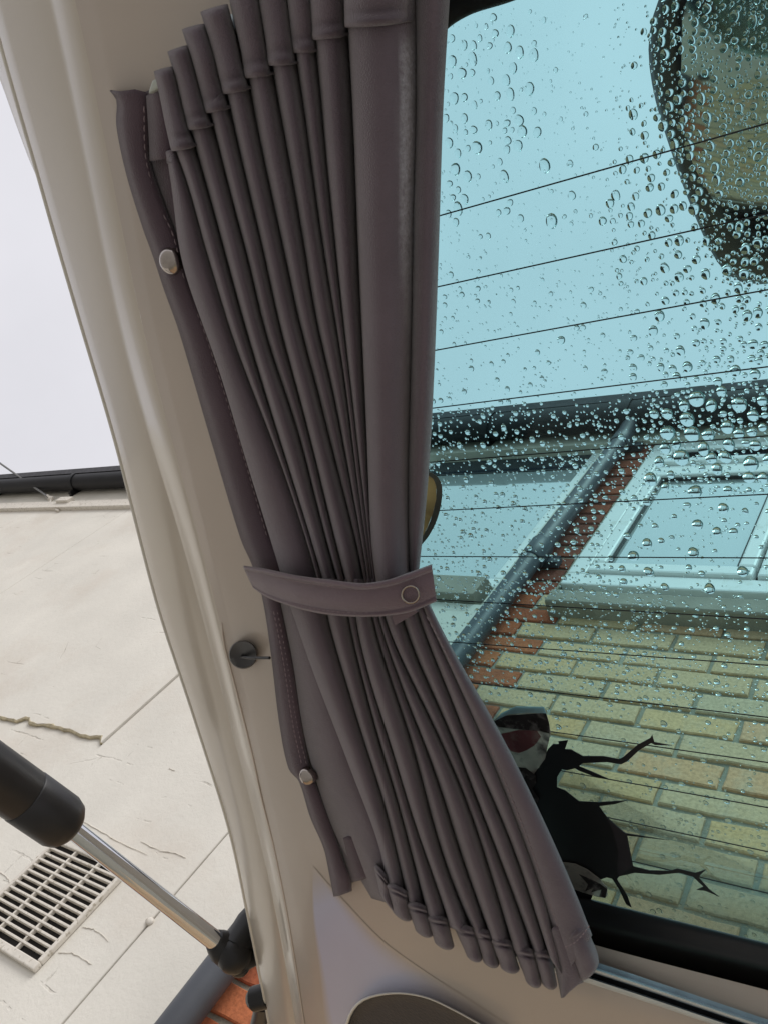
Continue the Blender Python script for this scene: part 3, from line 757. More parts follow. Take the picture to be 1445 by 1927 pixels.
for (a_, c_) in HL:
    a_, c_ = np.array(a_, float), np.array(c_, float); d_ = (c_ - a_)/(c_[0] - a_[0])
    p0, p1 = a_ - d_*45, a_ + d_*(2690 - a_[0])
    b = MB(); b.tube([tg(*p0, .0004), tg(*((p0 + p1)/2), .0004), tg(*p1, .0004)], .00030, 6); b.obj('heater_line', M['print'], glass)
# curtain rails
ra = [(960, 1762), (1132, 1814), (1445, 1919), (1750, 2021), (2700, 2340)]
RL = [(0, .0335), (0, .037), (9, .0375), (14, .042), (18, .042), (21, .036), (30, .036), (33, .041), (39, .041), (42, .0345)]
nrm = np.array([-.19, 1.0])
def rail(base, side, prof, n=24):
    S = cat(base, n); return [[tg(*(s + side*d_), h) for d_, h in prof] for s in S]
b = MB(); b.grid(rail(ra, nrm, RL)); rl = b.obj('curtain_rail', M['alu'], tail, smooth=25)
b = MB(); b.grid(rail(ra, nrm, [(20.5, .0361), (30.5, .0361)])); b.obj('rail_groove', M['black_plastic'], rl, smooth=None)
rt = [(322, 112), (345, 92), (380, 60), (470, 10), (600, -35), (760, -70)]
b = MB(); b.grid(rail(rt, np.array([.5, .8]), [(0, .0335), (0, .042), (14, .043), (28, .043), (28, .0335)])); b.obj('curtain_rail', M['alu'], tail, smooth=25)
b = MB(); b.plate([tg(277, 178, .047), tg(298, 166, .047), tg(300, 148, .047), tg(286, 150, .047)], -TN*.004); b.obj('rail_hook', M['hookplastic'], tail, smooth=None, bevel=.001)
# closing bumper on the lower edge
b = MB(); p = tg(492, 1876, -.004); b.tube([p + np.array([.006, 0, .004]), p + np.array([-.008, .002, -.004]), p + np.array([-.012, .003, -.006])], [.012, .012, .008], 14); b.obj('rubber_bumper', M['rubber'], tail)
b = MB(); S = cat([(494, 1888), (489, 1912), (482, 1945), (488, 2000)], 12); b.tube([tg(s[0] + 2, s[1], -.012) for s in S], .009, 10); b.obj('edge_rubber', M['rubber'], tail)
# parking mirror outside the glass
mo = [(1290, -120), (1238, 0), (1221, 62), (1221, 125), (1235, 200), (1260, 280), (1285, 352), (1319, 436), (1344, 486), (1375, 523), (1404, 533), (1450, 534), (1520, 520), (1620, 440), (1680, 300), (1690, 120), (1660, -60), (1560, -160), (1420, -190)]
mi = [(1330, -80), (1297, 0), (1297, 60), (1298, 134), (1313, 250), (1335, 318), (1363, 402), (1394, 427), (1420, 445), (1450, 457), (1510, 450), (1585, 390), (1630, 280), (1640, 120), (1615, -20), (1540, -100), (1420, -130)]
mo, mi = cat(mo + [mo[0]], 60)[:-1], cat(mi + [mi[0]], 60)[:-1]
mn = np.array([-.16, .62, -.70]); mn /= np.linalg.norm(mn)
MC = tg(1450, 180, 0) + np.array([-.0, .0, .17])
def on_m(q, off=0):
    v = ray(*q); return CAM + v*(np.dot(MC + mn*off - CAM, mn)/np.dot(v, mn))
mir = empty('parking_mirror', MC); mir.parent = tail; mir.location = Vector(tuple(MC)) - world_loc(tail)
PO = [on_m(q, .006) for q in mo]; PI_ = [on_m(q, .004) for q in mi]; cen = sum(PI_)/len(PI_)
b = MB()
rows = []
for o_, i_ in zip(PO, PI_):
    rad = (o_ - cen)
    rows.append([i_ - mn*.004, i_ + mn*.001, i_*.6 + o_*.4 + mn*.004, i_*.2 + o_*.8 + mn*.003, o_, o_ - rad*.02 - mn*.02, cen + rad*.75 - mn*.045, cen + rad*.3 - mn*.06, cen + rad*.01 - mn*.062])
b.grid(rows, closed_u=True); b.obj('mirror_housing', M['rubber'], mir, smooth=180)
b = MB(); ext = max(np.linalg.norm(q - cen) for q in PI_)
b.grid([[cen + (q - cen)*s + mn*(.034*(1 - (s*np.linalg.norm(q - cen)/ext)**2) - .014) for s in (1.02, .85, .65, .45, .25, .01)] for q in PI_], closed_u=True); b.obj('mirror_face', M['mirror'], mir, smooth=180)
b = MB(); b.tube([cen - mn*.05, cen - mn*.05 + np.array([.02, -.10, -.05]), cen + np.array([.05, -.22, -.10])], .012, 10); b.obj('mirror_arm', M['black_plastic'], mir)

# ------------------------------------------------------------------ gas strut
s0, s1 = at_depth(138, 1561, .72), at_depth(414, 1777, .80)
ax = (s1 - s0)/np.linalg.norm(s1 - s0)
c1 = at_depth(-330, 1233, .60)
axc = (s0 - c1)/np.linalg.norm(s0 - c1)
strut = empty('gas_strut', s1, 'black and chrome gas strut holding up the tailgate', 'gas strut')
b = MB(); b.tube([s0 - ax*.03, s0, s1], [.0084, .0084, .0092], 24); b.obj('rod', M['chrome'], strut, smooth=60)
RC = .0232
L_ = np.linalg.norm(s0 - c1)
b = MB(); b.tube([c1, s0 - axc*.058, s0 - axc*.056], [RC, RC, RC - .001], 28); b.obj('cylinder', M['black_plastic'], strut, smooth=40)
b = MB(); b.tube([s0 - axc*.057, s0 - axc*.0555, s0 - axc*.016, s0 - axc*.008, s0 - axc*.003, s0 - axc*.0005], [RC - .0006, RC + .0004, RC + .0004, RC - .002, RC - .007, RC - .0135], 28); b.obj('end_cap', M['black_plastic'], strut, smooth=60)
b = MB()
b.tube([s1 - ax*.008, s1 - ax*.002, s1 + ax*.004, s1 + ax*.02], [.0105, .0135, .0155, .016], 14)
b.sphere(at_depth(441, 1797, .80), (.017, .019, .017)); b.sphere(at_depth(451, 1817, .81), .011); b.sphere(at_depth(432, 1815, .80), .008)
b.tube([at_depth(440, 1786, .80), at_depth(470, 1742, .82), at_depth(500, 1710, .83)], [.014, .016, .016], 12)
b.tube([at_depth(446, 1800, .81), at_depth(478, 1785, .83), at_depth(510, 1775, .84)], [.016, .016, .015], 12)
b.obj('ball_socket', M['rubber'], strut, smooth=60)

# ------------------------------------------------------------------ curtain
cur = empty('curtain', tg(620, 1000, .045), 'mauve grey pleated curtain gathered at its middle beside the window', 'curtain')
def pleats(bounds, prof, N=70, K=11, hb=None, rec=None):
    """bounds: list of polylines (len n+1); prof: per pleat (height, asym, lift, valley)"""
    B = [cat(bd, N) for bd in bounds]
    for P in B:                                   # even out the folds
        for _ in range(60): P[1:-1] = P[1:-1]*.5 + (P[:-2] + P[2:])*.25
    rows = []
    for i in range(N):
        t = i/(N - 1); r = []
        for k, (H, g_, lift, val) in enumerate(prof):
            a_, c_ = B[k][i], B[k+1][i]
            wm = np.linalg.norm(tg(*a_, .045) - tg(*c_, .045))
            hh = min(H, wm*.62)
            base = hb(t)
            nxt = prof[k+1][2] if k + 1 < len(prof) else lift
            for j in range(K + (1 if k == len(prof) - 1 else 0)):
                s = (1 - math.cos(math.pi*j/K))/2
                sp = s**g_
                e_ = math.sqrt(max(0, 1 - (2*sp - 1)**2))
                lo = base + lift*(1 - s) + nxt*s - val*(1 - e_)
                wob = .0006*math.sin(t*9 + k*2.1)*e_
                q = a_*(1 - s) + c_*s
                if rec is not None: rec.append((q[0], q[1]))
                r.append(tg(q[0], q[1], lo + hh*e_ + wob))
        rows.append(r)
    return rows
# boundaries (valleys) of the upper half, from the header down to the tieback
UB = [
 [(317, 300), (322, 330), (330, 369), (336, 472), (355, 532), (387, 619), (412, 686), (455, 833), (529, 1074), (548, 1140)],
 [(332, 285), (355, 341), (369, 397), (388, 474), (408, 530), (431, 615), (476, 733), (533, 880), (595, 1074), (610, 1140)],
 [(358, 238), (391, 350), (410, 419), (441, 535), (463, 615), (517, 795), (556, 919), (606, 1081), (622, 1140)],
 [(394, 200), (419, 297), (441, 386), (477, 516), (496, 615), (564, 810), (587, 907), (622, 1043), (650, 1140)],
 [(426, 165), (449, 269), (474, 375), (504, 502), (527, 615), (548, 686), (587, 833), (637, 1043), (664, 1140)],
 [(466, 135), (491, 267), (513, 369), (543, 502), (565, 615), (587, 686), (633, 872), (678, 1043), (694, 1140)],
 [(511, 112), (529, 211), (552, 336), (579, 494), (596, 615), (622, 705), (657, 888), (686, 1043), (700, 1140)],
 [(555, 88), (562, 129), (577, 228), (597, 384), (618, 519), (651, 717), (674, 919), (692, 1043), (705, 1140)],
 [(591, 62), (604, 166), (612, 280), (624, 384), (637, 519), (662, 748), (682, 919), (698, 1043), (710, 1140)],
 [(655, 40), (660, 100), (666, 228), (672, 384), (678, 539), (688, 748), (695, 919), (700, 1062), (716, 1140)],
 [(782, -40), (784, 228), (778, 384), (777, 539), (772, 748), (768, 919), (770, 1062), (774, 1140)],
 [(846, -40), (838, 80), (830, 228), (826, 384), (821, 539), (813, 748), (800, 960), (785, 1075), (780, 1140)]]
UP = [(.006, .8, .000, .006), (.012, .7, .001, .018), (.012, .7, .002, .018), (.012, .7, .003, .018), (.012, .7, .003, .018), (.012, .75, .003, .018),
      (.012, .75, .003, .018), (.010, .75, .003, .018), (.012, .75, .003, .018), (.017, .68, .002, .009), (.009, .95, .002, .007)]
hbU = lambda t: .043 + .006*math.sin(min(t, 1)*math.pi) + .004*t
LB = [
 [(528, 1090), (552, 1150), (580, 1238), (611, 1319), (643, 1400), (680, 1500), (716, 1587), (728, 1655), (733, 1690)],
 [(604, 1090), (614, 1156), (638, 1238), (661, 1313), (687, 1400), (716, 1483), (743, 1587), (766, 1690), (770, 1712)],
 [(648, 1090), (655, 1162), (675, 1243), (693, 1313), (716, 1400), (743, 1483), (768, 1578), (803, 1712), (806, 1730)],
 [(660, 1090), (668, 1165), (687, 1249), (707, 1319), (736, 1400), (759, 1483), (793, 1587), (843, 1725), (846, 1745)],
 [(690, 1090), (699, 1165), (725, 1243), (748, 1316), (778, 1400), (809, 1525), (846, 1650), (890, 1750), (893, 1762)],
 [(698, 1090), (708, 1165), (734, 1226), (763, 1313), (800, 1400), (830, 1483), (867, 1608), (921, 1755), (924, 1770)],
 [(708, 1090), (721, 1165), (748, 1226), (786, 1302), (833, 1400), (875, 1495), (913, 1608), (962, 1772), (966, 1788)],
 [(738, 1090), (757, 1165), (784, 1240), (822, 1320), (870, 1430), (905, 1525), (950, 1640), (1003, 1786), (1007, 1800)],
 [(768, 1090), (787, 1156), (815, 1232), (844, 1296), (882, 1400), (933, 1512), (975, 1616), (1029, 1785), (1034, 1800)],
 [(776, 1090), (797, 1150), (840, 1235), (866, 1295), (913, 1400), (955, 1500), (1000, 1620), (1046, 1760), (1060, 1840)],
 [(786, 1090), (808, 1145), (845, 1215), (885, 1285), (932, 1364), (1019, 1539), (1060, 1630), (1104, 1735), (1112, 1760)]]
LP = [(.009, .75, .000, .010), (.011, .7, .001, .018), (.009, .7, .001, .012), (.012, .7, .002, .018), (.010, .75, .002, .018), (.011, .75, .002, .018),
      (.012, .7, .002, .018), (.012, .75, .002, .018), (.007, .9, .004, .006), (.006, .85, .005, .002)]
hbL = lambda t: .050 - .004*t
PXY = []
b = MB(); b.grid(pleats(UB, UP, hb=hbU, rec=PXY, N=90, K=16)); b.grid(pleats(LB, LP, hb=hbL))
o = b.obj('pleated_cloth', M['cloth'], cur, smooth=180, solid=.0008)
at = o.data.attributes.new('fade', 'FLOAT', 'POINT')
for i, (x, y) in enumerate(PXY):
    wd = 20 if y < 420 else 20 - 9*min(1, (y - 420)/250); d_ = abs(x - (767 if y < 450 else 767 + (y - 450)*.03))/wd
    if d_ < 1 and 60 < y < 760: at.data[i].value = (1 - d_**3)*min(1, (y - 60)/40)*min(1, max(0, (760 - y)/380))  # strength of the painted light streak
# flat cloth behind the first pleat, lower half
def flat(polys, hs, name, m, N=50, parent=cur, solid=.0008, sm=180):
    b = MB(); b.grid(loft(polys, hs, N)); return b.obj(name, m, parent, smooth=sm, solid=solid)
flat([[(520, 1090), (533, 1150), (552, 1243), (571, 1368), (590, 1447), (628, 1560), (665, 1630), (700, 1690)],
      [(545, 1090), (560, 1150), (585, 1243), (612, 1340), (640, 1440), (680, 1530), (715, 1620), (735, 1700)],
      [(570, 1090), (585, 1150), (612, 1243), (645, 1340), (675, 1440), (705, 1530), (735, 1620), (745, 1700)]], [.040, .043, .042], 'side_cloth_or_gap_shade', M['cloth'])
flat([[(276, 172), (283, 308), (302, 380), (330, 433), (360, 540), (420, 700)], [(298, 165), (320, 286), (330, 369), (345, 472), (375, 540), (440, 700)], [(330, 160), (350, 286), (365, 369), (380, 472), (400, 540), (460, 700)]], [.0365, .037, .038], 'side_cloth_or_gap_shade', M['cloth_dark'])  # darker cloth here stands in for the shadow in the gap
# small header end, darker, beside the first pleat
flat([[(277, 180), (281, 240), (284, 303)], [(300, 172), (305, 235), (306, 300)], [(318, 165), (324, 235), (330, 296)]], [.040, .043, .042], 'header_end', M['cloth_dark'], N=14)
# header pockets over the rail (left, right edge polylines, from top to the stitched lower edge)
HD = [
 ([(312, 286), (314, 296), (316, 307)], [(334, 280), (336, 289), (338, 298)]),
 ([(291, 134), (303, 185), (313, 235), (324, 284)], [(327, 125), (340, 180), (352, 230), (367, 270)]),
 ([(317, 97), (333, 150), (346, 205), (355, 244)], [(354, 85), (370, 145), (383, 195), (398, 232)]),
 ([(344, 55), (362, 110), (378, 170), (388, 212)], [(384, 45), (402, 100), (416, 160), (430, 199)]),
 ([(379, 22), (397, 80), (411, 135), (421, 176)], [(428, 8), (444, 70), (456, 125), (468, 162)]),
 ([(425, -40), (440, 30), (455, 95), (462, 146)], [(478, -50), (490, 20), (500, 85), (510, 136)]),
 ([(480, -60), (490, 10), (500, 70), (506, 122)], [(530, -65), (540, 0), (548, 62), (556, 116)]),
 ([(532, -80), (540, -20), (547, 45), (553, 98)], [(576, -85), (584, -20), (590, 40), (595, 92)]),
 ([(576, -100), (582, -40), (585, 20), (588, 74)], [(638, -105), (645, -50), (648, 10), (651, 62)]),
 ([(645, -120), (648, -60), (648, 0), (649, 50)], [(772, -125), (772, -65), (770, -10), (768, 37)])]
def pocket(Ls, Rs, H, hb, name, N=22, K=12, ridge=.0022, down=False, seam_t=.88, lean=.0):
    A, B = cat(Ls, N), cat(Rs, N); rows = []
    for i in range(N):
        t = i/(N - 1); a_, c_ = A[i], B[i]
        wm = np.linalg.norm(tg(*a_, .045) - tg(*c_, .045)); hh = min(H, wm*.6)
        tt = 1 - t if down else t
        end = 1.0
        rg = ridge*math.exp(-((tt - .95)/.045)**2) - ridge*.9*math.exp(-((tt - seam_t)/.03)**2)
        if tt < .08: end = math.sqrt(max(0, 1 - ((.08 - tt)/.08)**2))*.55 + .45
        r = []
        for j in range(K + 1):
            s = (1 - math.cos(math.pi*j/K))/2; e_ = math.sqrt(max(0, 1 - (2*s**.82 - 1)**2))
            q = a_*(1 - s) + c_*s
            bow = math.sin(math.pi*s)*2.5*(1 if not down else -1)*(tt > .9)
            if down and tt < .3:
                dr_ = (Ls[-1] - Ls[0] if isinstance(Ls[0], np.ndarray) else np.array(Ls[-1]) - np.array(Ls[0])); dr_ = dr_/np.linalg.norm(dr_)
                q = q + dr_*(math.sin(math.pi*s)**.6 - .75)*11*(1 - tt/.3)**1.5
            wob = .0005*math.sin(t*7 + Ls[0][0])
            r.append(tg(q[0], q[1] + bow, hb + (hh*end + rg + wob)*e_ - .004*(1 - e_)))
        rows.append(r)
    # turn the stitched edge back towards the cloth
    last = rows[0] if down else rows[-1]
    ret = [np.array(p) - TN*(.002 if down else .0045) for p in last]
    rows = [ret] + rows if down else rows + [ret]
    b = MB(); b.grid(rows); return b.obj(name, M['cloth'], cur, smooth=180, solid=.0006)
for i, (l_, r_) in enumerate(HD):
    pocket(l_, r_, .0145 if i < 9 else .0205, (.0475 if i < 9 else .0505) if i else .042, 'header_pocket')
# hem pockets: (seam left, seam right, bottom left, bottom right)
HM = [((706, 1632), (735, 1668), (716, 1683), (748, 1724)), ((727, 1666), (767, 1685), (741, 1722), (776, 1736)), ((766, 1702), (804, 1713), (785, 1758), (817, 1764)), ((804, 1727), (840, 1734), (821, 1781), (856, 1787)),
      ((857, 1746), (892, 1753), (882, 1807), (909, 1809)), ((894, 1753), (922, 1760), (911, 1816), (940, 1821)), ((925, 1770), (960, 1777), (945, 1828), (979, 1830)), ((969, 1787), (1003, 1794), (993, 1855), (1020, 1857)), ((1005, 1792), (1034, 1797), (1022, 1858), (1049, 1860))]
for i, (sl, sr, bl_, br_) in enumerate(HM):
    sl, sr, bl_, br_ = map(np.array, (sl, sr, bl_, br_)); w_ = (sr - sl)*.05
    Ls = [sl - w_, sl*.66 + bl_*.34 - w_*.6, sl*.3 + bl_*.7, bl_]; Rs = [sr + w_, sr*.66 + br_*.34 + w_*.6, sr*.3 + br_*.7, br_]
    pocket(Ls, Rs, .0135, .0475 if i else .0445, 'hem_pocket', ridge=.0028, down=True)
# leading hem: stitched strip, right panel pocket
flat([[(1030, 1760), (1040, 1800), (1050, 1845), (1056, 1878)], [(1040, 1745), (1056, 1790), (1066, 1835), (1060, 1877)], [(1056, 1740), (1072, 1790), (1084, 1825), (1086, 1852)], [(1062, 1735), (1080, 1785), (1094, 1820), (1096, 1848)]], [.050, .058, .056, .050], 'leading_hem', M['cloth'], N=24)
pocket([(1060, 1771), (1070, 1800), (1080, 1825), (1092, 1850)], [(1101, 1741), (1112, 1768), (1122, 1793), (1128, 1816)], .009, .049, 'hem_pocket', ridge=.0016, down=True)
# fastening strap along the outer side, with two snaps
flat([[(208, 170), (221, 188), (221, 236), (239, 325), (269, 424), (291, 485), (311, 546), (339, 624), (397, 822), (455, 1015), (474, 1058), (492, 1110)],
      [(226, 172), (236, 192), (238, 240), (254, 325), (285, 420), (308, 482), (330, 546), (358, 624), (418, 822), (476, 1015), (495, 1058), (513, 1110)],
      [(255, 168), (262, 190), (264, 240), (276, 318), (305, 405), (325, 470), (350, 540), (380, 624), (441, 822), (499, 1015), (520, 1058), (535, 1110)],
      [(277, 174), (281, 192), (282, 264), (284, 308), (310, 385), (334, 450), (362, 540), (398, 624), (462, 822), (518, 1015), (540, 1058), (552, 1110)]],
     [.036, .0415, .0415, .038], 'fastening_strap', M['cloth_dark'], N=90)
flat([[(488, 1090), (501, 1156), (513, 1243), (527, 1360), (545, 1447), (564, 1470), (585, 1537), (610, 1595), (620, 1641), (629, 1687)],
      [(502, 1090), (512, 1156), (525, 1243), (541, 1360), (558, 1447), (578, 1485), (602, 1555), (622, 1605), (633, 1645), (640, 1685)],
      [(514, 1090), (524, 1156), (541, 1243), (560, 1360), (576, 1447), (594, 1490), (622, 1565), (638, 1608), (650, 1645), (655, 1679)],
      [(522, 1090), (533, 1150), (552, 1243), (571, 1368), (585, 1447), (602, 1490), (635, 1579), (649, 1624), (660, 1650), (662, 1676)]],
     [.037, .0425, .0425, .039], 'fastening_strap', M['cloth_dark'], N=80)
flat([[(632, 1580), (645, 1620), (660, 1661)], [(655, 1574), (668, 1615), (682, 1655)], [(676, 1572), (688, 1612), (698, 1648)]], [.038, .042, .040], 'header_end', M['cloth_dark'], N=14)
def snap(px, py, h, r, name='snap_button'):
    c = tg(px, py, h); u = np.array([1., 0, 0]); v = np.cross(TN, u)
    b = MB(); b.grid([[c + (u*math.cos(a) + v*math.sin(a))*r*s + TN*z for s, z in ((1, -.001), (1.0, .0010), (.93, .0026), (.75, .0043), (.5, .0056), (.25, .0062), (.02, .0064))] for a in np.linspace(0, 2*math.pi, 25)[:-1]], closed_u=True)
    b.obj(name, M['snap'], cur, smooth=60)
snap(326, 491, .0405, .0068); snap(582, 1458, .043, .0060)
# stitch lines
def stitches(line, h, step, length, r=.0003, parent=cur, name='stitching', hf=None):
    S = cat(line, 400); P = [tg(s[0], s[1], (h if hf is None else hf(i/399))) for i, s in enumerate(S)]
    L = np.r_[0, np.cumsum([np.linalg.norm(P[i+1] - P[i]) for i in range(399)])]
    b = MB(); d_ = 0; A = np.array(P)
    f_ = lambda s: np.array([np.interp(s, L, A[:, k]) for k in range(3)])
    while d_ + length < L[-1]:
        b.tube([f_(d_), f_(d_ + length*.5) + TN*.00025, f_(d_ + length)], [r*.6, r, r*.6], 5); d_ += step
    o = b.obj(name, M['thread'], parent, kind='stuff'); return o
stitches([(272, 200), (276, 300), (300, 385), (326, 440), (352, 540), (388, 630), (450, 826), (505, 1015)], .0408, .004, .0026)
stitches([(523, 1150), (541, 1243), (561, 1368), (578, 1440)], .0425, .004, .0026)
stitches([(516, 1150), (534, 1243), (553, 1368), (569, 1440)], .0428, .004, .0026)
stitches([(803, 1160), (845, 1240), (872, 1295), (918, 1395), (960, 1496), (1006, 1616), (1054, 1760), (1074, 1840)], .0588, .0036, .0024, hf=lambda t: .0595 - .003*t)
stitches([(1062, 1782), (1080, 1774), (1098, 1756), (1108, 1742)], .0635, .0036, .0022)

# ------------------------------------------------------------------ tieback
tie = empty('curtain_tieback', tg(640, 1115, .07), 'mauve cloth band with ring snap buttoned round the gathered curtain', 'tieback')
TT = [(459, 1066), (500, 1072), (556, 1084), (614, 1092), (672, 1099), (702, 1098), (734, 1092), (766, 1081), (812, 1064)]
TBm = [(478, 1106), (506, 1124), (556, 1142), (603, 1153), (649, 1158), (693, 1159), (731, 1157), (774, 1149), (821, 1130)]
hT = [.046, .056, .0655, .070, .0725, .073, .072, .069, .063]
N = 60
At, Bt = by_knot(TT, N), by_knot(TBm, N); Ht = by_knot([(h, 0) for h in hT], N)[:, 0]
rows = []
for i in range(N):
    r = []
    for s, dh in ((-.01, -.003), (0, .0015), (.04, .0030), (.09, .0030), (.13, .0012), (.17, .0006), (.3, .0014), (.5, .0022), (.7, .0018), (.84, .0010), (.90, .0006), (.94, .0014), (.98, .0010), (1.0, -.002), (1.0, -.006)):
        q = At[i]*(1 - s) + Bt[i]*s
        r.append(tg(q[0], q[1], Ht[i] + dh))
    rows.append(r)
b = MB(); b.grid(rows); b.obj('band', M['tie'], tie, smooth=180, solid=.0008)
b = MB(); b.plate([tg(737, 1158, .066), tg(743, 1177, .066), tg(785, 1152, .066), tg(775, 1140, .066)], -TN*.0016); b.obj('band_end', M['tie'], tie, smooth=None)
def tie_stitch(sv, dh):
    stitches([tuple(At[i]*(1 - sv) + Bt[i]*sv) for i in range(0, N, 4)], 0, .0036, .0023, parent=tie, hf=lambda t: float(np.interp(t, np.linspace(0, 1, N), Ht)) + dh)
tie_stitch(.90, .0010); tie_stitch(.165, .0010)
c = tg(772, 1119, .0718); u = np.array([1., 0, 0]); v = np.cross(TN, u); rg = 16.0
ring = [(772 + rg*math.cos(a), 1119 + rg*math.sin(a)) for a in np.linspace(0, 2*math.pi, 33)[:-1]]
hr = lambda x: .0722 - .004*(x - 772)/16*.35
b = MB(); rows = []
for a in np.linspace(0, 2*math.pi, 33)[:-1]:
    r = []
    for kk in np.linspace(0, 2*math.pi, 9)[:-1]:
        q = rg + 2.1*math.cos(kk); x = 772 + q*math.cos(a); y = 1119 + q*math.sin(a)
        r.append(tg(x, y, hr(x) + .0006*math.sin(kk)))
    rows.append(r)
b.grid(rows, closed_u=True, closed_v=True); b.obj('snap_ring', M['snap'], tie, smooth=180)

# ------------------------------------------------------------------ stickers on the glass
def z3(pts, s, o): return [(x/s + o[0], y/s + o[1]) for x, y in pts]
def sticker(name, pts, h, m, parent):
    b = MB(); b.plate([tg(x, y, h) for x, y in pts], -TN*.00025); return b.obj(name, m, parent, smooth=None)
dec = empty('animal_sticker', tg(1060, 1540, .001), 'black cracked hole sticker with an animal ear and snout on the window', 'sticker')
Z = lambda pts: z3(pts, 2.651, (900, 1240))
hole = Z([(345, 450), (370, 425), (400, 425), (396, 412), (445, 405), (430, 450), (460, 452), (520, 485), (620, 485), (700, 500), (720, 490), (790, 430), (855, 395), (865, 378), (875, 415), (965, 432), (880, 430), (860, 420), (800, 455), (740, 512), (710, 526), (640, 515), (520, 520), (500, 535), (560, 560), (650, 600), (590, 592), (500, 558), (480, 546), (440, 556), (415, 550), (390, 590), (390, 640), (430, 655), (500, 710), (600, 715), (745, 705), (680, 724), (600, 735), (640, 790), (720, 860), (735, 870), (950, 905), (740, 882), (755, 960), (770, 1035), (850, 1055), (950, 1058), (990, 1046), (1080, 1068), (1135, 1050), (1105, 1077), (1098, 1092), (1150, 1150), (1200, 1187), (1130, 1157), (1085, 1152), (1120, 1136), (1068, 1087), (1000, 1067), (900, 1077), (780, 1067), (700, 1085), (690, 1100), (740, 1180), (762, 1240), (735, 1225), (700, 1150), (665, 1097), (640, 1090), (600, 1102), (560, 1200), (420, 1200), (200, 800), (150, 640), (230, 560), (300, 545)])
sticker('hole', hole, .0010, M['print'], dec)
M['charcoal'] = mat('charcoal_print', (.022, .018, .022), rough=.6, var=.3, vscale=60)
sticker('hole_side', Z([(640, 795), (720, 862), (735, 872), (765, 1035), (700, 1085), (690, 1060), (695, 960), (670, 860)]), .0014, M['charcoal'], dec)
M['ear_grey'] = mat('grey_print', (.52, .48, .43), rough=.6, var=.25, vscale=60, dirt=(.10, .09, .09), dscale=70, dlo=.5, dhi=.68)
M['ear_pink'] = mat('pink_print', (.36, .15, .16), rough=.6, var=.35, vscale=50, dirt=(.46, .36, .33), dscale=60, dlo=.5, dhi=.7)
M['ear_dark'] = mat('dark_fur_print', (.07, .06, .06), rough=.6, var=.4, vscale=90, dirt=(.3, .28, .27), dscale=110, dlo=.5, dhi=.62)
M['ear_rim'] = mat('pale_rim_print', (.52, .70, .74), rough=.5, var=.08)
earo = sticker('ear', Z([(60, 320), (110, 275), (160, 248), (185, 237), (325, 240), (335, 268), (350, 320), (358, 370), (340, 450), (330, 500), (285, 560), (230, 640), (120, 460)]), .0018, M['ear_grey'], dec)
def sub(name, pts, h, m): sticker(name, Z(pts), h, m, earo)
sub('ear_shade', [(70, 318), (115, 285), (335, 270), (352, 330), (352, 372), (300, 360), (180, 350), (100, 340)], .0022, M['ear_dark'])
sub('ear_rim', [(110, 272), (160, 248), (185, 237), (325, 240), (336, 272), (240, 268), (150, 276), (85, 306)], .0026, M['ear_rim'])
sub('ear_inside', [(110, 375), (200, 355), (290, 360), (310, 390), (280, 430), (240, 455), (200, 470), (160, 460), (130, 420)], .0026, M['ear_pink'])
sub('ear_fur', [(185, 540), (235, 545), (280, 580), (285, 620), (265, 650), (300, 700), (285, 740), (305, 790), (240, 700), (205, 610)], .0022, M['ear_dark'])
sn = sticker('snout', Z([(380, 1015), (430, 1015), (480, 1022), (540, 1050), (600, 1095), (640, 1140), (642, 1180), (628, 1194), (590, 1186), (520, 1166), (450, 1140), (400, 1090)]), .0022, M['ear_grey'], dec)
sticker('snout_marks', Z([(500, 1075), (600, 1120), (640, 1150), (632, 1192), (600, 1186), (612, 1150), (560, 1165), (575, 1140), (530, 1160), (545, 1125)]), .0026, M['ear_dark'], sn)
st2 = empty('brown_sticker', tg(808, 945, .001), 'tan brown rounded sticker on the window peeping out past the curtain edge', 'sticker')
Z2 = lambda pts: z3(pts, 4.014, (780, 780))
M['tan'] = mat('tan_print', (.66, .48, .29), rough=.6, var=.25, vscale=40)
M['tan_dark'] = mat('dark_tan_print', (.26, .23, .20), rough=.6, var=.2, vscale=40)
for k_ in ('ear_grey', 'ear_pink', 'ear_dark', 'ear_rim', 'tan', 'tan_dark'):
    n, l, p = nodes_of(M[k_]); t_ = n.new('ShaderNodeBsdfTranslucent'); a_ = n.new('ShaderNodeMixShader'); a_.inputs[0].default_value = .6
    l.new(p.inputs['Base Color'].links[0].from_socket, t_.inputs['Color']); l.new(p.outputs[0], a_.inputs[1]); l.new(t_.outputs[0], a_.inputs[2]); l.new(a_.outputs[0], n['Material Output'].inputs[0])
po = cat(Z2([(60, 434), (110, 434), (165, 465), (198, 520), (206, 580), (195, 690), (165, 800), (110, 910), (60, 975), (20, 1020)]), 40)
pi2 = cat(Z2([(50, 462), (100, 462), (138, 488), (160, 540), (164, 580), (158, 650), (130, 765), (95, 855), (50, 935), (10, 990)]), 40)
b = MB(); b.grid([[tg(*o_, .0011), tg(*i_, .0011)] for o_, i_ in zip(po, pi2)]); b.obj('rim', M['tan_dark'], st2, smooth=None, solid=.0003)
sticker('face', Z2([(-50, 480), (60, 460), (105, 462), (140, 490), (160, 540), (160, 640), (130, 760), (95, 850), (55, 930), (-50, 1000)]), .0014, M['tan'], st2)

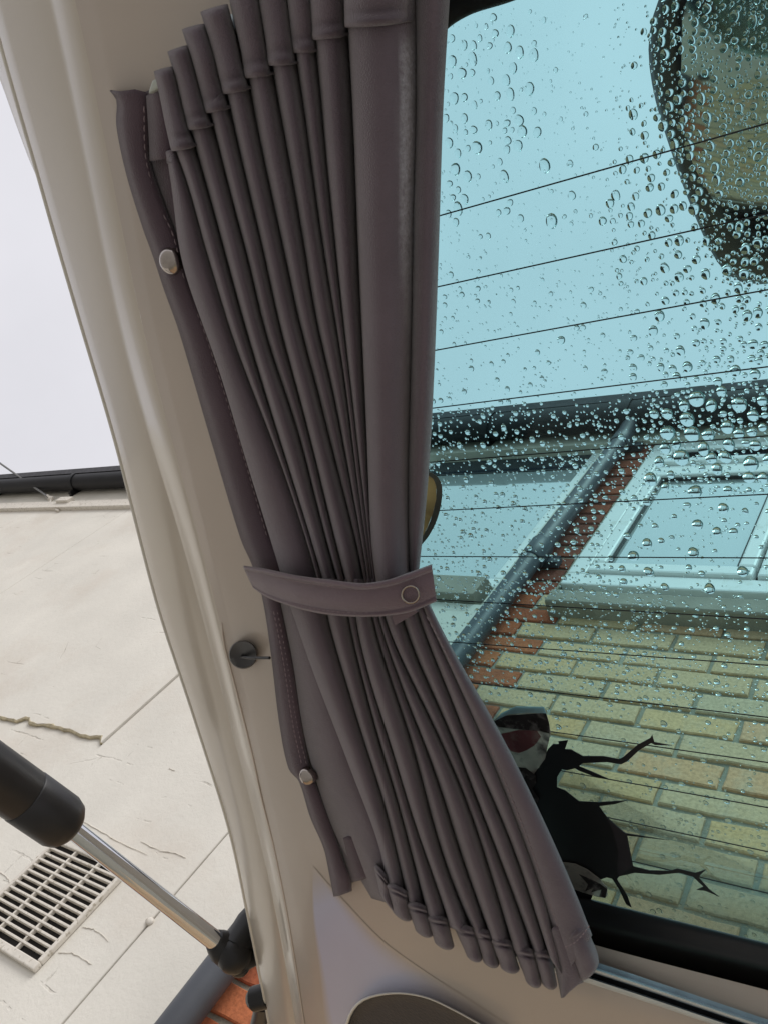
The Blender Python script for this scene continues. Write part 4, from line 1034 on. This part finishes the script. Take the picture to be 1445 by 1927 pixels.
# ------------------------------------------------------------------ rain drops on the outside of the glass
drops = []
dr = random.Random(21)
uX = np.array([1., 0, 0]); uY = np.array([0, math.cos(ALPHA), -math.sin(ALPHA)])
def try_drop(px, py, rpx, tries_overlap=True):
    for (x, y, r) in drops if tries_overlap and rpx > 2.2 else []:
        if abs(x - px) < 40 and (x - px)**2 + (y - py)**2 < ((r + rpx)*1.05)**2: return
    drops.append((px, py, rpx))
def scatter(n, x0, x1, y0, y1, r0, r1, pw=2.0, cond=None):
    for _ in range(n):
        px, py = dr.uniform(x0, x1), dr.uniform(y0, y1)
        if cond and not cond(px, py): continue
        try_drop(px, py, r0 + (r1 - r0)*dr.random()**pw)
in_mirror = lambda x, y: x > np.interp(y, [0, 62, 125, 200, 280, 352, 436, 486, 523, 534], [1238, 1221, 1221, 1235, 1260, 1285, 1319, 1344, 1375, 1404]) and y < 534
# columns of larger drops at upper left
for cx_, ya, yb, n_ in ((850, 60, 420, 34), (885, 80, 300, 18), (955, 30, 420, 42), (985, 90, 260, 12)):
    for _ in range(n_): try_drop(cx_ + dr.gauss(0, 14), dr.uniform(ya, yb), dr.uniform(5, 10.5))
for x, y, r in ((1003, 260, 10), (1024, 312, 11), (1037, 416, 12), (980, 155, 10), (968, 95, 9), (857, 290, 10), (876, 245, 10), (1075, 368, 8), (1133, 416, 8), (1147, 383, 8), (1055, 640, 8)): try_drop(x, y, r)
scatter(110, 838, 1240, 20, 520, 2.2, 6.5, 2.2)
scatter(170, 1150, 1330, 190, 560, 3.5, 9.5, 1.3)
scatter(320, 1215, 1460, -40, 540, 5.0, 9.5, 1.2, in_mirror); scatter(1500, 1215, 1460, -40, 540, 2.2, 6.0, 1.6, in_mirror)
scatter(430, 1180, 1470, 520, 740, 3.0, 10, 1.4, lambda x, y: dr.random() < (x - 1150)/250)
scatter(260, 820, 1240, 500, 780, 1.8, 6, 2.6)
scatter(120, 1230, 1470, 735, 900, 9, 14.5, 1.0); scatter(420, 1215, 1470, 735, 930, 3, 14, 1.5, lambda x, y: dr.random() < .95 - (y - 735)/420)
scatter(700, 1215, 1470, 735, 930, 1.6, 6, 1.8)
scatter(120, 1130, 1470, 900, 1110, 2, 11, 2.2)
for x, y, r in ((1378, 1010, 12), (1312, 987, 10), (1304, 1040, 10), (1295, 945, 9), (1233, 1012, 7), (1428, 964, 11), (1362, 948, 8)): try_drop(x, y, r)
scatter(900, 800, 1235, 770, 960, 1.5, 6.2, 2.4)
scatter(500, 800, 1150, 960, 1120, 1.5, 6.0, 2.6)
scatter(900, 830, 1250, 1090, 1300, 1.4, 5.6, 2.0)
scatter(420, 1100, 1470, 1120, 1340, 1.4, 6.0, 2.4)
scatter(520, 900, 1470, 1290, 1560, 1.6, 6.0, 2.6)
scatter(460, 1040, 1470, 1540, 1780, 1.6, 5.6, 2.0)
for x, y, r in ((1213, 1447, 9), (1209, 1461, 9), (1210, 1478, 9), (1217, 1491, 8), (1225, 1547, 9), (1248, 1362, 7), (982, 1238, 8), (897, 1117, 10), (1021, 1240, 8)): try_drop(x, y, r)
scatter(1300, 1160, 1470, -20, 760, 1.1, 3.0, 1.3, lambda x, y: in_mirror(x, y) or dr.random() < (x - 1120)/420)
scatter(700, 830, 1200, 10, 760, .9, 2.2, 1.6)
scatter(900, 800, 1470, 760, 1300, .9, 2.2, 1.3)
# beyond the frame, so that a step to the side still meets rain
scatter(900, 1470, 1900, -60, 1800, 2, 9, 1.8); scatter(200, 760, 840, 100, 1100, 2, 7, 2)
b = MB(); vs, fs = [], []
for (px, py, rpx) in drops:
    NS, NR = (14, 6) if rpx > 3 else (9, 3)
    c = tg(px, py, -.0042); depth = np.dot(c - CAM, R[:, 2]); r = rpx*depth/FPX*1.02
    asp = 1 + dr.uniform(-.06, .14) + (.12 if rpx > 8 else 0); k = len(vs)
    ca = math.radians(dr.uniform(48, 66)); Rs_ = r/math.sin(ca); hgt = Rs_*(1 - math.cos(ca)); ph = dr.uniform(0, 6.28); l1, l2 = dr.uniform(0, .09), dr.uniform(0, .05)
    for i in range(NR):
        a = ca*(1 - i/NR)
        for j in range(NS):
            th = 2*math.pi*j/NS
            rr_ = Rs_*math.sin(a)*(1 + l1*math.sin(2*th + ph) + l2*math.sin(3*th + ph*2))
            vs.append(tuple(c + uX*rr_*math.cos(th) + uY*rr_*math.sin(th)*asp - TN*(Rs_*(math.cos(a) - math.cos(ca)))))
    vs.append(tuple(c - TN*hgt)); top = len(vs) - 1
    for i in range(NR - 1):
        for j in range(NS):
            fs.append((k + i*NS + j, k + i*NS + (j+1) % NS, k + (i+1)*NS + (j+1) % NS, k + (i+1)*NS + j))
    for j in range(NS): fs.append((k + (NR-1)*NS + j, k + (NR-1)*NS + (j+1) % NS, top))
    fs.append(tuple(k + j for j in range(NS))[::-1])
b.v, b.f = vs, fs
me = b.mesh('rain_drops', 50); me.materials.append(M['water'])
import bmesh
q = bmesh.new(); q.from_mesh(me); bmesh.ops.recalc_face_normals(q, faces=q.faces); q.to_mesh(me); q.free()
ob = link('rain_drops', me, None, 'stuff'); ob['label'] = 'rain drops beaded on the outside of the tinted window'; ob['category'] = 'rain drops'
print('drops', len(drops))
